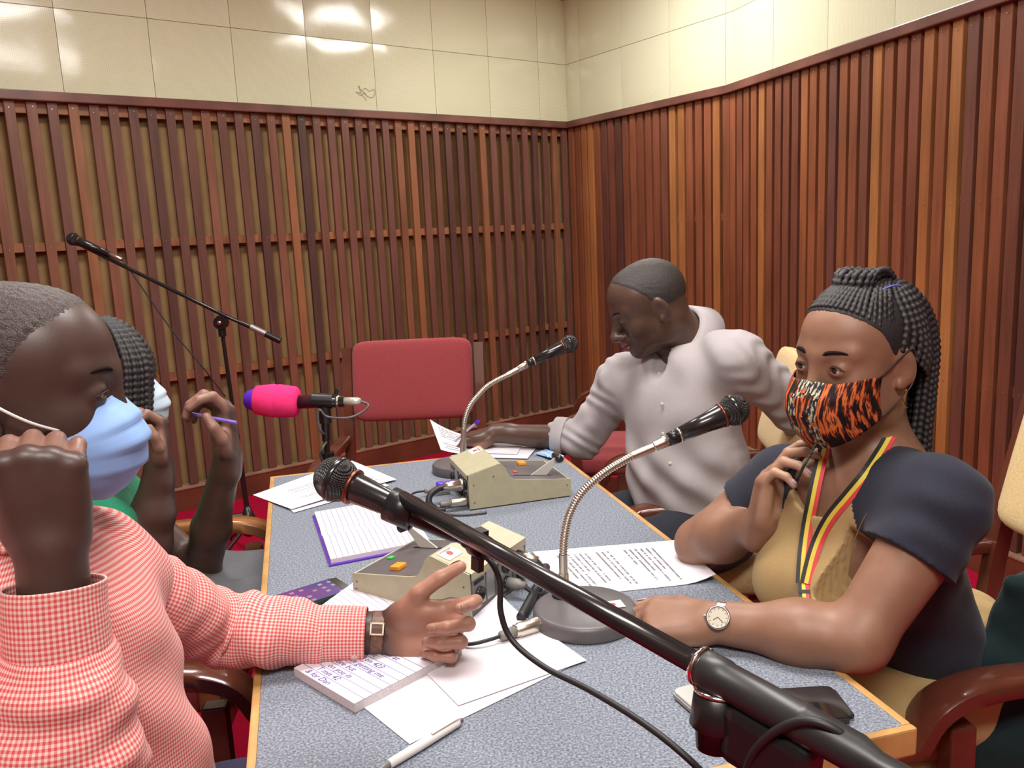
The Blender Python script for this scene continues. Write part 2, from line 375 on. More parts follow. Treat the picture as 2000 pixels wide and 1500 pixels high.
def chair(label, loc, rz, fab, wood=M_CHW, group='wooden armchairs around the table', seatfab=None):
    t = thing('armchair', label, 'chair', loc, rz, group)
    sf = seatfab or fab
    b = MB(); pad_mesh(b, (0.0, 0, 0.445), (0.47, 0.48, 0.10), np.eye(3)); b.build('seat', sf, t)
    bx = nrm(A(-0.08, 0, 0.32)); bn = np.cross(A(0, 1, 0), bx)
    b = MB(); pad_mesh(b, A(-0.262, 0, 0.865), (0.445, 0.30, 0.062), [A(0, 1, 0), bx, nrm(A(0.97, 0, 0.24))], puff=0.25); b.build('backrest', fab, t)
    for s in (-1, 1):
        b = MB(); P = catmull([(-0.20, s * 0.246, 0), (-0.215, s * 0.246, 0.42), (-0.255, s * 0.246, 0.72), (-0.315, s * 0.246, 0.985)], 5)
        v, f, u = sweep(P, 0.024, 4, ref=(1, 1, 0)); b.add(v, f); b.build('back_post', wood, t)
        b = MB(); b.box((0.195, s * 0.262, 0.30), (0.042, 0.034, 0.60), bev=0.004); b.build('front_leg', wood, t)
        # curved arm
        prof = catmull([(-0.255, 0.655), (-0.12, 0.655), (0.06, 0.66), (0.17, 0.655), (0.235, 0.63), (0.268, 0.575)], 5); th = np.interp(np.linspace(0, 1, len(prof)), [0, 0.6, 1], [0.028, 0.034, 0.026])
        tn = np.gradient(prof, axis=0); tn /= np.linalg.norm(tn, axis=1)[:, None]; nn = np.stack([-tn[:, 1], tn[:, 0]], 1)
        wd = np.interp(np.linspace(0, 1, len(prof)), [0, 0.35, 0.8, 1], [0.020, 0.027, 0.033, 0.030])
        b = MB(); V = []
        for i in range(len(prof)):
            for (q, y) in ((0.5, -0.8), (0.35, -1), (-0.35, -1), (-0.5, -0.8), (-0.5, 0.8), (-0.35, 1), (0.35, 1), (0.5, 0.8)):
                p = prof[i] + nn[i] * th[i] * q; V.append((p[0], s * 0.262 + y * wd[i], p[1]))
        m = 8; F = [(i * m + k, i * m + (k + 1) % m, (i + 1) * m + (k + 1) % m, (i + 1) * m + k) for i in range(len(prof) - 1) for k in range(m)] + [tuple(range(m)), tuple(range((len(prof) - 1) * m, len(prof) * m))]
        b.add(V, F, 0, True); b.build('arm', wood, t, auto=50)
        b = MB(); b.box((0.0, s * 0.25, 0.375), (0.40, 0.026, 0.055)); b.build('side_rail', wood, t)
    for x in (0.195, -0.208):
        b = MB(); b.box((x, 0, 0.375), (0.026, 0.49, 0.055)); b.build('cross_rail', wood, t)
    return t
PI = math.pi
chair('red upholstered armchair standing empty behind the far end of the table', (dp(812, 748, 3.06)[0] - 0.015, 2.80, 0), -PI / 2 - 0.02, M_REDF)
chair('cream upholstered armchair under the man in the pale grey shirt', (0.515, 2.31, 0), PI - 0.09, M_CREAMF)
chair('cream upholstered armchair under the woman in the navy and tan dress', (0.825, 1.46, 0), PI + 0.115, M_CREAMF)
chair('wooden armchair under the person in the green top', (-0.87, 1.84, 0), 0.10, M_REDF, M_CHW2)
chair('wooden armchair under the man in the red gingham shirt', (-0.70, 1.05, 0), 0.12, M_REDF)
chair('dark red armchair in the corner behind the man in the pale grey shirt', (0.49, 3.45, 0), PI - 0.22, M_REDF)

# ================================================================== TALKBACK UNITS
M_KHAKI = mat('khaki_enamel', (0.42, 0.39, 0.26), 0.45, noise=(60, 0.05), bump=(400, 0.15, 0.0006))
M_CONS = mat('console_grey', (0.105, 0.095, 0.10), 0.4, noise=(40, 0.06))
M_BLACK = mat('black_plastic', (0.012, 0.011, 0.012), 0.32); M_BLACKM = mat('black_enamel', (0.016, 0.014, 0.015), 0.22, coat=0.2)
M_RUB = mat('black_rubber', (0.014, 0.013, 0.015), 0.5); M_CHR = mat('satin_nickel', (0.62, 0.57, 0.48), 0.28, metal=0.95); M_STEEL = mat('bright_chrome', (0.8, 0.78, 0.75), 0.12, metal=1.0)
M_WHITE = mat('white_plastic', (0.8, 0.79, 0.78), 0.4); M_LABEL = mat('white_label', (0.82, 0.80, 0.74), 0.5); M_RDOT = mat('red_print', (0.75, 0.05, 0.06), 0.5)
M_ORG = mat('orange_button', (0.85, 0.32, 0.03), 0.35); M_GRN = mat('green_lamp', (0.06, 0.55, 0.12), 0.35); M_RED = mat('red_lamp', (0.65, 0.10, 0.06), 0.35)
M_PURP = mat('purple_plastic', (0.10, 0.02, 0.55), 0.4); M_SLVP = mat('panel_silver', (0.38, 0.38, 0.37), 0.4, metal=0.6); M_GREYL = mat('lever_grey', (0.55, 0.54, 0.50), 0.4)
PROF = [(0, 0), (0.25, 0), (0.25, 0.041), (0.125, 0.0555), (0.110, 0.059), (0.101, 0.066), (0.094, 0.078), (0.087, 0.092), (0.080, 0.099), (0.075, 0.1005), (0.0, 0.080)]
BW = 0.187
def talkback(label, origin, fdir, sgn):
    """local frame: x front, y left, z up; origin at rear centre on the table"""
    t = thing('talkback_unit', label, 'intercom', origin, math.atan2(fdir[1], fdir[0]), 'talkback units on the table')
    b = MB()
    for s in (-1, 1):
        y = s * (BW / 2 - 0.0015); V, F = prism([(x, y - 0.0015, z + 0.003) for x, z in PROF], (0, 0.003, 0)); b.add(V, F)
    b.build('side_plate', M_KHAKI, t)
    b = MB(); hw = BW / 2 - 0.003
    top = [(-0.002, 0.070), (-0.002, 0.0825), (0.075, 0.1025), (0.080, 0.101), (0.087, 0.0935), (0.0935, 0.079)]
    V = [(x, -hw, z + 0.001) for x, z in top] + [(x, hw, z + 0.001) for x, z in top]; n = len(top)
    b.add(V, [(i, i + 1, n + i + 1, n + i) for i in range(n - 1)], 0, False); b.box((0.248, 0, 0.024), (0.004, 2 * hw, 0.038)); b.box((0.125, 0, 0.004), (0.246, 2 * hw, 0.004)); b.build('top_cover', M_KHAKI, t)
    b = MB(); con = [(0.0935, 0.079), (0.100, 0.0675), (0.109, 0.060), (0.124, 0.0565), (0.2485, 0.042)]
    V = [(x, -hw, z + 0.0005) for x, z in con] + [(x, hw, z + 0.0005) for x, z in con]; n = len(con)
    b.add(V, [(i, i + 1, n + i + 1, n + i) for i in range(n - 1)], 0, True); b.build('console_panel', M_CONS, t)
    zc = lambda x: 0.0565 - (x - 0.124) * 0.1165 + 0.0015
    b = MB(); b.box((0.175, 0.056, zc(0.175) + 0.003), (0.020, 0.024, 0.008), [A(0.993, 0, -0.116), A(0, 1, 0), A(0.116, 0, 0.993)], bev=0.002); b.build('button', M_ORG, t)
    b = MB(); b.box((0.228, 0.010, zc(0.228) + 0.0004), (0.012, 0.012, 0.002), [A(0.993, 0, -0.116), A(0, 1, 0), A(0.116, 0, 0.993)]); b.build('green_indicator', M_GRN, t)
    b = MB(); b.box((0.135, -0.018, zc(0.135) + 0.0004), (0.010, 0.013, 0.002), [A(0.993, 0, -0.116), A(0, 1, 0), A(0.116, 0, 0.993)]); b.build('red_indicator', M_RED, t)
    b = MB(); b.box((0.118, 0.030, zc(0.124) + 0.001), (0.004, 0.010, 0.001)); b.box((0.118, 0.012, zc(0.124) + 0.001), (0.004, 0.008, 0.001)); b.build('panel_mark', M_WHITE, t)
    # key lever
    ly = -0.050; b = MB(); V, F = prism([(0.165, ly - 0.0015, zc(0.165)), (0.205, ly - 0.0015, zc(0.205)), (0.236, ly - 0.0015, zc(0.2) + 0.034), (0.228, ly - 0.0015, zc(0.2) + 0.040)], (0, 0.003, 0)); b.add(V, F); lv = b.build('key_lever', M_GREYL, t)
    b = MB(); b.lathe([(-0.023, 0.0055), (-0.020, 0.0085), (-0.006, 0.0095), (0, 0.007), (0.006, 0.0095), (0.020, 0.0085), (0.023, 0.0055)], (0.234, ly, zc(0.2) + 0.039), (0, 1, 0), 16); kb = b.build('knob', M_BLACKM, lv)
    b = MB(); b.box((0.170, ly, zc(0.17) - 0.0005), (0.10, 0.004, 0.001), [A(0.993, 0, -0.116), A(0, 1, 0), A(0.116, 0, 0.993)]); b.build('lever_slot', M_BLACK, t)
    # maker's aid sticker with red disc
    sx = nrm(A(0.077, 0, 0.020)); sn = np.cross(sx, A(0, 1, 0)); sy = 0.062; c0 = A(0.058, sy, 0.0825 + 0.060 * 0.26 + 0.0018)
    b = MB(); b.box(c0, (0.028, 0.040, 0.0008), [sx, A(0, 1, 0), sn]); st = b.build('sticker', M_LABEL, t)
    b = MB(); b.cyl(c0 + sn * 0.0003, c0 + sn * 0.0009, 0.0062, n=20); b.build('red_disc', M_RDOT, st)
    b = MB(); b.box(c0 + sx * 0.0105 + sn * 0.0006, (0.0016, 0.032, 0.0004), [sx, A(0, 1, 0), sn]); b.box(c0 + sx * 0.008 + A(0, -0.004, 0) + sn * 0.0006, (0.0012, 0.018, 0.0004), [sx, A(0, 1, 0), sn]); b.build('small_print', M_BLACK, st)
    # rear panel
    b = MB(); b.box((0.004, 0, 0.040), (0.004, 2 * hw, 0.072)); rp = b.build('rear_panel', mat('rear_panel', (0.10, 0.095, 0.09), 0.5), t)
    b = MB(); b.box((0.0015, 0.066, 0.045), (0.003, 0.038, 0.050)); b.box((0.0015, 0.030, 0.045), (0.003, 0.024, 0.052)); b.box((0.0015, -0.02, 0.042), (0.003, 0.040, 0.06)); b.box((0.0015, -0.068, 0.042), (0.003, 0.036, 0.06)); b.build('socket_plate', M_SLVP, rp)
    for (y, z, r) in ((0.066, 0.040, 0.0125), (-0.02, 0.056, 0.012), (-0.02, 0.026, 0.011), (-0.066, 0.056, 0.012), (-0.066, 0.026, 0.011)):
        b = MB(); b.lathe([(0, r), (0.006, r), (0.006, r * 0.75), (0.002, r * 0.75)], (0.001, y, z), (-1, 0, 0), 18); b.build('socket', M_BLACK, rp)
    b = MB(); b.box((0.001, 0.066, 0.063), (0.004, 0.030, 0.006)); b.build('slot', M_BLACK, rp)
    for x, z in ((0.012, 0.06), (0.012, 0.018), (0.06, 0.075), (0.24, 0.03)):
        b = MB(); b.cyl((x, -BW / 2 - 0.0006, z), (x, BW / 2 + 0.0006, z), 0.0018, n=8); b.build('screw', M_CONS, t)
    return t
F2 = nrm(A(0.957, 0.287, 0)); W2 = A(-F2[1], F2[0], 0); O2 = A(-0.1105, 1.8575, TZ) + W2 * BW / 2
F1 = nrm(A(-0.862, 0.507, 0)); W1 = A(-F1[1], F1[0], 0); O1 = A(-0.084, 1.285, TZ) - W1 * BW / 2
tk2 = talkback('khaki talkback unit turned to the man in the pale grey shirt', O2, F2, 1)
tk1 = talkback('khaki talkback unit turned to the gingham shirt, behind the outstretched hand', O1, F1, 1)
def xlr(b, p, d, s=1.0, mis=(0, 1)):
    """plug body with its boot, starting at p and pointing along d"""
    b.lathe([(0, 0.0095 * s), (0.004, 0.0105 * s), (0.034 * s, 0.0100 * s), (0.036 * s, 0.0085 * s), (0.040 * s, 0.0092 * s)], p, d, 18, mis[0])
    b.lathe([(0.040 * s, 0.0080 * s), (0.062 * s, 0.0065 * s), (0.064 * s, 0.0045 * s)], p, d, 14, mis[1])
def loc2(x, y, z, O=O2, Fd=F2): return O + Fd * x + A(-Fd[1], Fd[0], 0) * y + A(0, 0, z)
M_BOOT = mat('grey_boot', (0.20, 0.19, 0.17), 0.5)
# cables and plugs behind the far unit
t = thing('microphone_cable', 'black cable with two nickel plugs in the back of the far talkback unit', 'cable', loc2(-0.06, -0.06, 0), world=True)
b = MB(); b.lathe([(0, 0.0145), (0.012, 0.0145), (0.012, 0.013), (0.036, 0.0115), (0.05, 0.0085)], loc2(-0.002, -0.056, 0.054), -F2, 20); b.build('large_plug', M_CHR, t)
b = MB(); xlr(b, loc2(-0.002, -0.078, 0.020), -F2 * 1.0, 1.0); b.build('plug', [M_CHR, M_BOOT], t)
b = MB(); b.tube(catmull([loc2(-0.045, -0.056, 0.054), loc2(-0.062, -0.056, 0.052), loc2(-0.083, -0.062, 0.042), loc2(-0.090, -0.070, 0.026), loc2(-0.075, -0.078, 0.010), loc2(-0.055, -0.080, 0.0072)], 7), 0.0072, 12); b.build('cord', M_RUB, t)
t = thing('microphone_plug', 'purple plug in the back of the far talkback unit', 'plug', loc2(-0.03, -0.01, 0), world=True)
b = MB(); b.lathe([(0, 0.0125), (0.022, 0.0125), (0.024, 0.0105), (0.036, 0.0105), (0.038, 0.0125), (0.056, 0.0115), (0.058, 0.008)], loc2(-0.002, -0.018, 0.045), -F2, 18); b.build('plug_body', M_PURP, t)
b = MB(); b.box(loc2(-0.02, -0.018, 0.045) - W2 * 0.0125, (0.018, 0.002, 0.010), [F2, W2, A(0, 0, 1)]); b.build('label', M_CHR, t)
b = MB(); b.tube(catmull([loc2(-0.058, -0.018, 0.045), loc2(-0.075, -0.02, 0.035), loc2(-0.078, -0.045, 0.012), loc2(-0.06, -0.10, 0.005), loc2(-0.02, -0.125, 0.004), loc2(0.03, -0.13, 0.004)], 6), 0.003, 8); b.build('cord', mat('grey_cord', (0.10, 0.10, 0.11), 0.5), t)
t = thing('microphone_cable', 'thin black cable ending in a nickel plug lying behind the purple plug', 'cable', loc2(-0.08, 0.05, 0), world=True)
b = MB(); xlr(b, loc2(-0.012, 0.058, 0.014), nrm(-F2 + A(0, 0, 0.02)), 1.0); b.build('plug', [M_CHR, M_BOOT], t)
b = MB(); b.tube(catmull([loc2(-0.074, 0.058, 0.0155), loc2(-0.105, 0.055, 0.014), loc2(-0.11, 0.03, 0.006), loc2(-0.10, -0.02, 0.004), loc2(-0.098, -0.06, 0.004), loc2(-0.085, -0.10, 0.004), loc2(-0.05, -0.125, 0.004)], 6), 0.0028, 8); b.build('cord', M_RUB, t)
# cables behind the near unit
def loc1(x, y, z): return loc2(x, y, z, O1, F1)
t = thing('microphone_cable', 'black cables plugged into the back of the near talkback unit', 'cable', loc1(-0.03, -0.02, 0), world=True)
for (y, z, r) in ((-0.066, 0.056, 0.011), (-0.02, 0.026, 0.010)):
    b = MB(); b.lathe([(0, r), (0.02, r), (0.024, r * 0.7), (0.034, r * 0.6)], loc1(-0.005, y, z), -F1, 16); b.build('plug', M_CHR if y < -0.05 else M_BOOT, t)
b = MB(); b.tube(catmull([loc1(-0.035, -0.066, 0.056), loc1(-0.055, -0.068, 0.03), loc1(-0.05, -0.075, 0.006), loc1(-0.02, -0.095, 0.005)], 6), 0.0045, 10); b.build('cord', M_RUB, t)
b = MB(); b.tube(catmull([loc1(-0.035, -0.02, 0.026), loc1(-0.055, -0.025, 0.012), loc1(-0.06, -0.05, 0.006), loc1(-0.04, -0.10, 0.005)], 6), 0.004, 10); b.build('cord', M_RUB, t)

# ================================================================== MICROPHONES
def grille_mat():
    g = NT('black_mesh_grille', rough=0.38, spec=0.6, metal=0.3); v = g.tc.outputs['Object']
    x, y, z = g.sep(v); k = 1500.0
    a = g.math('SINE', g.math('MULTIPLY', g.math('ADD', x, z), k)); c = g.math('SINE', g.math('MULTIPLY', g.math('ADD', y, g.math('MULTIPLY', z, -0.7)), k))
    h = g.math('MULTIPLY', a, c); g.base(g.ramp(h, [(0.45, (0.012, 0.011, 0.012)), (0.75, (0.085, 0.08, 0.085))])); g.bump(h, 0.8, 0.002); return g.m
M_GRILLE = grille_mat(); M_COPPER = mat('copper_ring', (0.26, 0.08, 0.055), 0.35, metal=0.9)
def mic_head(t, c, d, R=0.0255):
    """ball grille centred at c, handle side towards -d"""
    b = MB(); prof = []
    for i in range(15):
        a = math.pi * (0.21 + 0.79 * i / 14); prof.append((-math.cos(a) * R, max(math.sin(a) * R, 0.0006)))
    b.lathe(prof, c, d, 28); g = b.build('grille', M_GRILLE, t)
    b = MB(); b.lathe([(-0.0035, R * 1.0), (-0.0025, R * 1.035), (0.0025, R * 1.035), (0.0035, R * 1.0)], c, d, 28); b.build('grille_band', M_BLACKM, g)
    b = MB(); b.lathe([(-0.0235 * R / 0.0255, R * 0.66), (-0.0235 * R / 0.0255, R * 0.80), (-0.0195 * R / 0.0255, R * 0.80), (-0.0195 * R / 0.0255, R * 0.66)], c, d, 28); b.build('ring', M_COPPER, t)
def gooseneck(label, base_c, neck_px, grow, R, basemat=M_CONS):
    """neck_px: list of (x, y, depth): base foot, lower tube top, flex..., upper tube start, cone start, handle start, ball centre"""
    foot, low, flex, up, cone, hs, ball = neck_px
    t = thing('gooseneck_microphone', label, 'microphone', base_c, world=True, group='desk microphones')
    b = MB(); b.lathe([(0, 0.083 * grow), (0.003, 0.085 * grow), (0.020, 0.084 * grow), (0.0245, 0.081 * grow), (0.0265, 0.076 * grow), (0.028, 0.03 * grow), (0.028, 0.001)], base_c, (0, 0, 1), 56); bs = b.build('base', basemat, t, auto=35)
    P = lambda q: dp(*q)
    fz = P(foot); fz = A(fz[0], fz[1], base_c[2] + 0.027)
    b = MB(); b.lathe([(0, 0.021), (0.003, 0.021), (0.0035, 0.0185), (0.006, 0.0185)], fz, (0, 0, 1), 28, 0); b.build('washer', M_BLACK, t)
    b = MB(); b.lathe([(0.006, 0.0165), (0.010, 0.0165), (0.012, 0.010), (0.020, 0.009)], fz, (0, 0, 1), 24); fl = b.build('flange', M_CHR, t)
    for a in range(3): q = fz + A(math.cos(a * 2.1) * 0.013, math.sin(a * 2.1) * 0.013, 0.010); bb = MB(); bb.lathe([(0, 0.002), (0.0015, 0.0015)], q, (0, 0, 1), 8); bb.build('screw', M_STEEL, fl)
    lo = P(low); b = MB(); mid = fz * 0.45 + lo * 0.55; b.cyl(fz, mid, 0.0088, n=20); b.cyl(mid, lo, 0.0074, n=20); b.build('lower_tube', M_CHR, t)
    pts = catmull([lo] + [P(q) for q in flex] + [P(up)], 10); L = np.concatenate([[0], np.cumsum(np.linalg.norm(np.diff(pts, axis=0), axis=1))]); N = int(L[-1] / 0.0011)
    s = np.linspace(0, L[-1], N); q = np.stack([np.interp(s, L, pts[:, k]) for k in range(3)], 1); r = 0.0066 + 0.0006 * np.cos(s / 0.0044 * 2 * math.pi)
    b = MB(); b.tube(q, r, 14); b.build('flexible_neck', M_CHR, t)
    u, c, h, bl = P(up), P(cone), P(hs), P(ball); d = nrm(bl - h); Lh = np.linalg.norm(bl - h)
    b = MB(); b.cyl(u - nrm(c - u) * 0.003, c, 0.0078, n=18); b.lathe([(0, 0.0078), (0.002, 0.0084), (np.linalg.norm(h - c) * 0.6, 0.0098), (np.linalg.norm(h - c), 0.0105)], c, h - c, 20); b.build('upper_tube', M_CHR, t)
    k = R / 0.0255
    b = MB(); b.lathe([(0, 0.0112 * k), (0.018, 0.0118 * k)], h, d, 24); b.build('connector_band', M_BLACK, t)
    b = MB(); b.lathe([(0.018, 0.0122 * k), (0.022, 0.0124 * k)], h, d, 24); b.build('handle_ring', M_CHR, t)
    b = MB(); b.lathe([(0.022, 0.0121 * k), (Lh * 0.55, 0.0155 * k), (Lh - 0.021 * k, 0.0198 * k), (Lh - 0.017 * k, 0.0175 * k)], h, d, 28); b.build('handle', M_BLACKM, t)
    mic_head(t, bl, d, R); return t
BASE1 = tp(1143, 1212); BASE1 = A(BASE1[0], BASE1[1], TZ)
g1 = gooseneck('nickel gooseneck microphone in front of the woman, on a round dark base', BASE1,
    [(1103, 1180, 1.315), (1100, 1082, 1.315), [(1103, 1045, 1.318), (1113, 1003, 1.322), (1138, 961, 1.328), (1182, 922, 1.335)], (1238, 889, 1.345), (1276, 873, 1.35), (1306, 859, 1.355), (1433, 801, 1.375)], 1.0, 0.0262)
b = MB(); sc0 = tp(1196, 1181, TZ + 0.0285); b.box(sc0, (0.036, 0.026, 0.0008), [A(0.98, 0.2, 0), A(-0.2, 0.98, 0), A(0, 0, 1)]); stk = b.build('sticker', M_LABEL, g1)
b = MB(); b.cyl(sc0, sc0 + A(0, 0, 0.0008), 0.0055, n=18); b.build('red_disc', M_RDOT, stk)
BASE2 = A(-0.150, 2.20, TZ)
g2 = gooseneck('nickel gooseneck microphone in front of the man in the pale grey shirt', BASE2,
    [(904, 905, 2.205), (906, 838, 2.21), [(908, 819, 2.212), (916, 796, 2.22), (932, 774, 2.23), (956, 751, 2.24)], (994, 731, 2.25), (1012, 721, 2.255), (1030, 711, 2.26), (1112, 672, 2.29)], 0.9, 0.0245)
# plug at the near microphone base
t = thing('microphone_cable', 'nickel plug with a black cord at the near microphone base', 'cable', tp(1040, 1235), world=True)
pa = tp(1056, 1217, TZ + 0.0135); pb = tp(985, 1240, TZ + 0.0135); d = nrm(pb - pa)
b = MB(); xlr(b, pa + d * 0.002, d, 1.15); b.build('plug', [M_CHR, M_BOOT], t)
b = MB(); b.tube(catmull([pa + d * 0.072, pa + d * 0.095, pa + d * 0.12 + A(-0.01, 0.01, -0.004), pa + d * 0.15 + A(-0.02, 0.05, -0.009)], 5), 0.003, 8); b.build('cord', M_RUB, t)
t = thing('microphone_cable', 'thick black cable lying between the near talkback unit and the round base', 'cable', tp(1040, 1190), world=True)
b = MB(); b.tube(catmull([tp(1018, 1206, TZ + 0.009), tp(1040, 1165, TZ + 0.010), tp(1058, 1130, TZ + 0.010), tp(1066, 1108, TZ + 0.010)], 6), 0.0085, 12); b.build('cord', M_RUB, t)

# ---- near boom stand
t = thing('boom_microphone_stand', 'black boom stand with clipped microphone crossing the foreground', 'microphone stand', A(0.154, 0.60, 0), world=True)
e0 = dp(786, 974, 0.975); e1 = dp(1372, 1303, 0.640); ed = nrm(e1 - e0); e2 = e1 + ed * 0.34
b = MB(); b.tube([e0, e0 + (e1 - e0) * 0.5, e1], 0.0098, 18); b.build('boom_tube', M_BLACKM, t)
b = MB(); b.lathe([(0, 0.0145), (0.003, 0.0160), (0.022, 0.0160), (0.024, 0.0150), (0.090, 0.0150), (0.092, 0.0155), (0.094, 0.0150), (0.135, 0.0145), (0.15, 0.010), (0.38, 0.0098)], e1, ed, 26); b.build('boom_sleeve', mat('black_satin', (0.022, 0.021, 0.023), 0.38), t)
b = MB(); b.lathe([(-0.004, 0.0125), (-0.004, 0.0165), (0.0, 0.0170), (0.0, 0.0125)], e1, ed, 26); b.build('chrome_collar', M_STEEL, t)
pv = e1 + ed * 0.055 + A(0, 0, -0.024); post = dp(1413, 1490, pv[1] + 0.0)
b = MB(); b.lathe([(0, 0.010), (0.004, 0.019), (0.030, 0.021), (0.034, 0.016), (0.05, 0.014)], e1 + ed * 0.015 + A(0, 0, -0.012), A(-0.1, -0.1, -1), 20); b.build('clamp_knob', M_BLACK, t)
b = MB(); b.lathe([(0, 0.0185), (0.002, 0.0195), (0.003, 0.0185)], e1 + ed * 0.015 + A(0, 0, -0.0115), A(-0.1, -0.1, -1), 24); b.build('chrome_washer', M_STEEL, t)
b = MB(); b.box(pv + ed * 0.01 + A(0, 0, -0.012), (0.075, 0.032, 0.05), [nrm(A(ed[0], ed[1], ed[2])), nrm(np.cross(A(0, 0, 1), ed)), nrm(np.cross(ed, np.cross(A(0, 0, 1), ed)))], bev=0.009); b.build('pivot_block', M_BLACK, t)
pz = pv + A(0.012, 0, -0.05); b = MB(); b.lathe([(0, 0.02), (0.01, 0.026), (0.05, 0.0255), (0.085, 0.017), (0.09, 0.0125)], pz + A(0, 0, 0.03), A(0, 0, -1), 24); b.build('clutch', M_BLACK, t)
b = MB(); b.lathe([(0, 0.0262), (0.004, 0.0275), (0.006, 0.0262)], pz + A(0, 0, 0.012), A(0, 0, -1), 24); b.build('clutch_ring', mat('dark_chrome', (0.3, 0.29, 0.28), 0.2, metal=1.0), t)
b = MB(); b.cyl(pz + A(0, 0, -0.03), A(pz[0], pz[1], 0.16), 0.0115, n=18); b.build('pole', M_BLACKM, t)
b = MB(); b.cyl(A(pz[0], pz[1], 0.02), A(pz[0], pz[1], 0.17), 0.022, 0.015, n=18); b.build('hub', M_BLACK, t)
for k in range(3):
    a = k * 2.094 + 0.4; b = MB(); b.cyl(A(pz[0], pz[1], 0.10), A(pz[0] + 0.26 * math.cos(a), pz[1] + 0.26 * math.sin(a), 0.012), 0.008, n=12); b.build('leg', M_BLACK, t)
# clip, cable tie
mb = dp(657, 936, 1.005); me_ = dp(806, 1004, 0.972); md = nrm(mb - me_)
b = MB(); b.lathe([(-0.034, 0.018), (-0.034, 0.0205), (0.0, 0.0215), (0.0, 0.019)], me_ + md * 0.032, md, 24); b.box(me_ + md * 0.012 - A(0, 0, 0.004), (0.03, 0.012, 0.034), [md, nrm(np.cross(A(0, 0, 1), md)), nrm(np.cross(md, np.cross(A(0, 0, 1), md)))], bev=0.004); b.build('clip', M_BLACK, t)
ct = dp(938, 1066, 0.885)
b = MB(); b.lathe([(-0.009, 0.0112), (-0.009, 0.0140), (0.009, 0.0140), (0.009, 0.0112)], ct, ed, 20); b.box(ct + A(-0.004, -0.004, -0.019), (0.013, 0.008, 0.016), [ed, nrm(np.cross(A(0, 0, 1), ed)), nrm(np.cross(ed, np.cross(A(0, 0, 1), ed)))]); b.box(ct + A(0.002, 0, 0.0155), (0.014, 0.010, 0.007), [ed, nrm(np.cross(A(0, 0, 1), ed)), nrm(np.cross(ed, np.cross(A(0, 0, 1), ed)))]); b.build('cable_tie', M_BLACK, t)
t = thing('microphone', 'black handheld microphone clipped to the end of the near boom', 'microphone', mb, world=True)
mic_head(t, mb, md, 0.0282)
b = MB(); tail = me_ - md * 0.062; Lh = np.linalg.norm(mb - tail)
b.lathe([(0, 0.0105), (0.004, 0.0115), (Lh * 0.5, 0.0150), (Lh - 0.0215, 0.0195), (Lh - 0.017, 0.0175)], tail, md, 26); b.build('handle', M_BLACKM, t)
b = MB(); b.lathe([(0, 0.009), (-0.03, 0.0085), (-0.034, 0.005)][::-1], tail, md, 16); b.build('plug', M_BLACK, t)
t = thing('microphone_cable', 'black cable hanging in a long curve from the near boom', 'cable', dp(985, 1200, 0.86), world=True)
b = MB(); b.tube(catmull([tail - md * 0.03, dp(905, 1062, 0.905), dp(952, 1090, 0.87), dp(976, 1135, 0.855), dp(978, 1195, 0.845), dp(1000, 1250, 0.835), dp(1062, 1302, 0.81), dp(1150, 1347, 0.77), dp(1250, 1408, 0.72), dp(1340, 1478, 0.68), dp(1430, 1570, 0.66)], 8), 0.0033, 10); b.build('cord', M_RUB, t)
t = thing('microphone_cable', 'black cable looping over the lower end of the near boom', 'cable', dp(1560, 1420, 0.58), world=True)
b = MB(); b.tube(catmull([dp(1452, 1530, 0.60), dp(1470, 1472, 0.585), dp(1515, 1428, 0.57), dp(1575, 1408, 0.555), dp(1635, 1428, 0.545), dp(1690, 1480, 0.54), dp(1740, 1550, 0.54)], 8), 0.0036, 10); b.build('cord', M_RUB, t)

# ---- far boom stand by the left wall
Yb = 3.6
t = thing('boom_microphone_stand', 'black boom stand by the left wall with its arm raised', 'microphone stand', A(*dp(482, 985, Yb)[:2], 0), world=True)
fa, fb, fp = dp(165, 482, Yb), dp(548, 666, Yb), dp(430, 612, Yb)
b = MB(); b.tube([fa, fp, fb], 0.0085, 12); b.build('boom_tube', M_BLACKM, t)
b = MB(); b.cyl(fb - nrm(fb - fa) * 0.07, fb, 0.014, n=16); b.cyl(fb - nrm(fb - fa) * 0.14, fb - nrm(fb - fa) * 0.07, 0.0125, n=16, mi=1); b.build('counterweight', [M_BLACK, M_SLVP], t)
pj = dp(432, 630, Yb); b = MB(); b.cyl(pj + A(0, -0.02, 0), pj + A(0, 0.02, 0), 0.028, n=20); b.cyl(pj + A(0, 0, -0.06), pj + A(0, 0, 0.03), 0.016, n=16); b.build('pivot', M_BLACK, t)
b = MB(); b.lathe([(0, 0.010), (0.008, 0.009), (0.010, 0.004)], pj + A(0, -0.02, 0), (0, -1, 0), 16); b.build('pivot_screw', M_STEEL, t)
pb2 = A(*dp(482, 985, Yb)[:2], 0.2); pj2 = pj + A(0, 0, -0.05)
b = MB(); b.cyl(pj2, pj2 * 0.5 + pb2 * 0.5, 0.0085, n=14); b.cyl(pj2 * 0.5 + pb2 * 0.5, pb2, 0.012, n=14); b.build('pole', M_BLACKM, t)
b = MB(); b.lathe([(0, 0.012), (0.05, 0.03), (0.10, 0.045), (0.13, 0.03), (0.14, 0.012)], pb2 + A(0, 0, 0.04), (0, 0, -1), 18); b.cyl(pb2 + A(-0.09, -0.02, 0), pb2, 0.012, n=12); b.build('hub', M_BLACK, t)
for k in range(3):
    a = k * 2.094 + 0.1; b = MB(); b.cyl(pb2 + A(0, 0, -0.04), A(pb2[0] + 0.30 * math.cos(a), pb2[1] + 0.30 * math.sin(a), 0.01), 0.009, n=10); b.build('leg', M_BLACK, t)
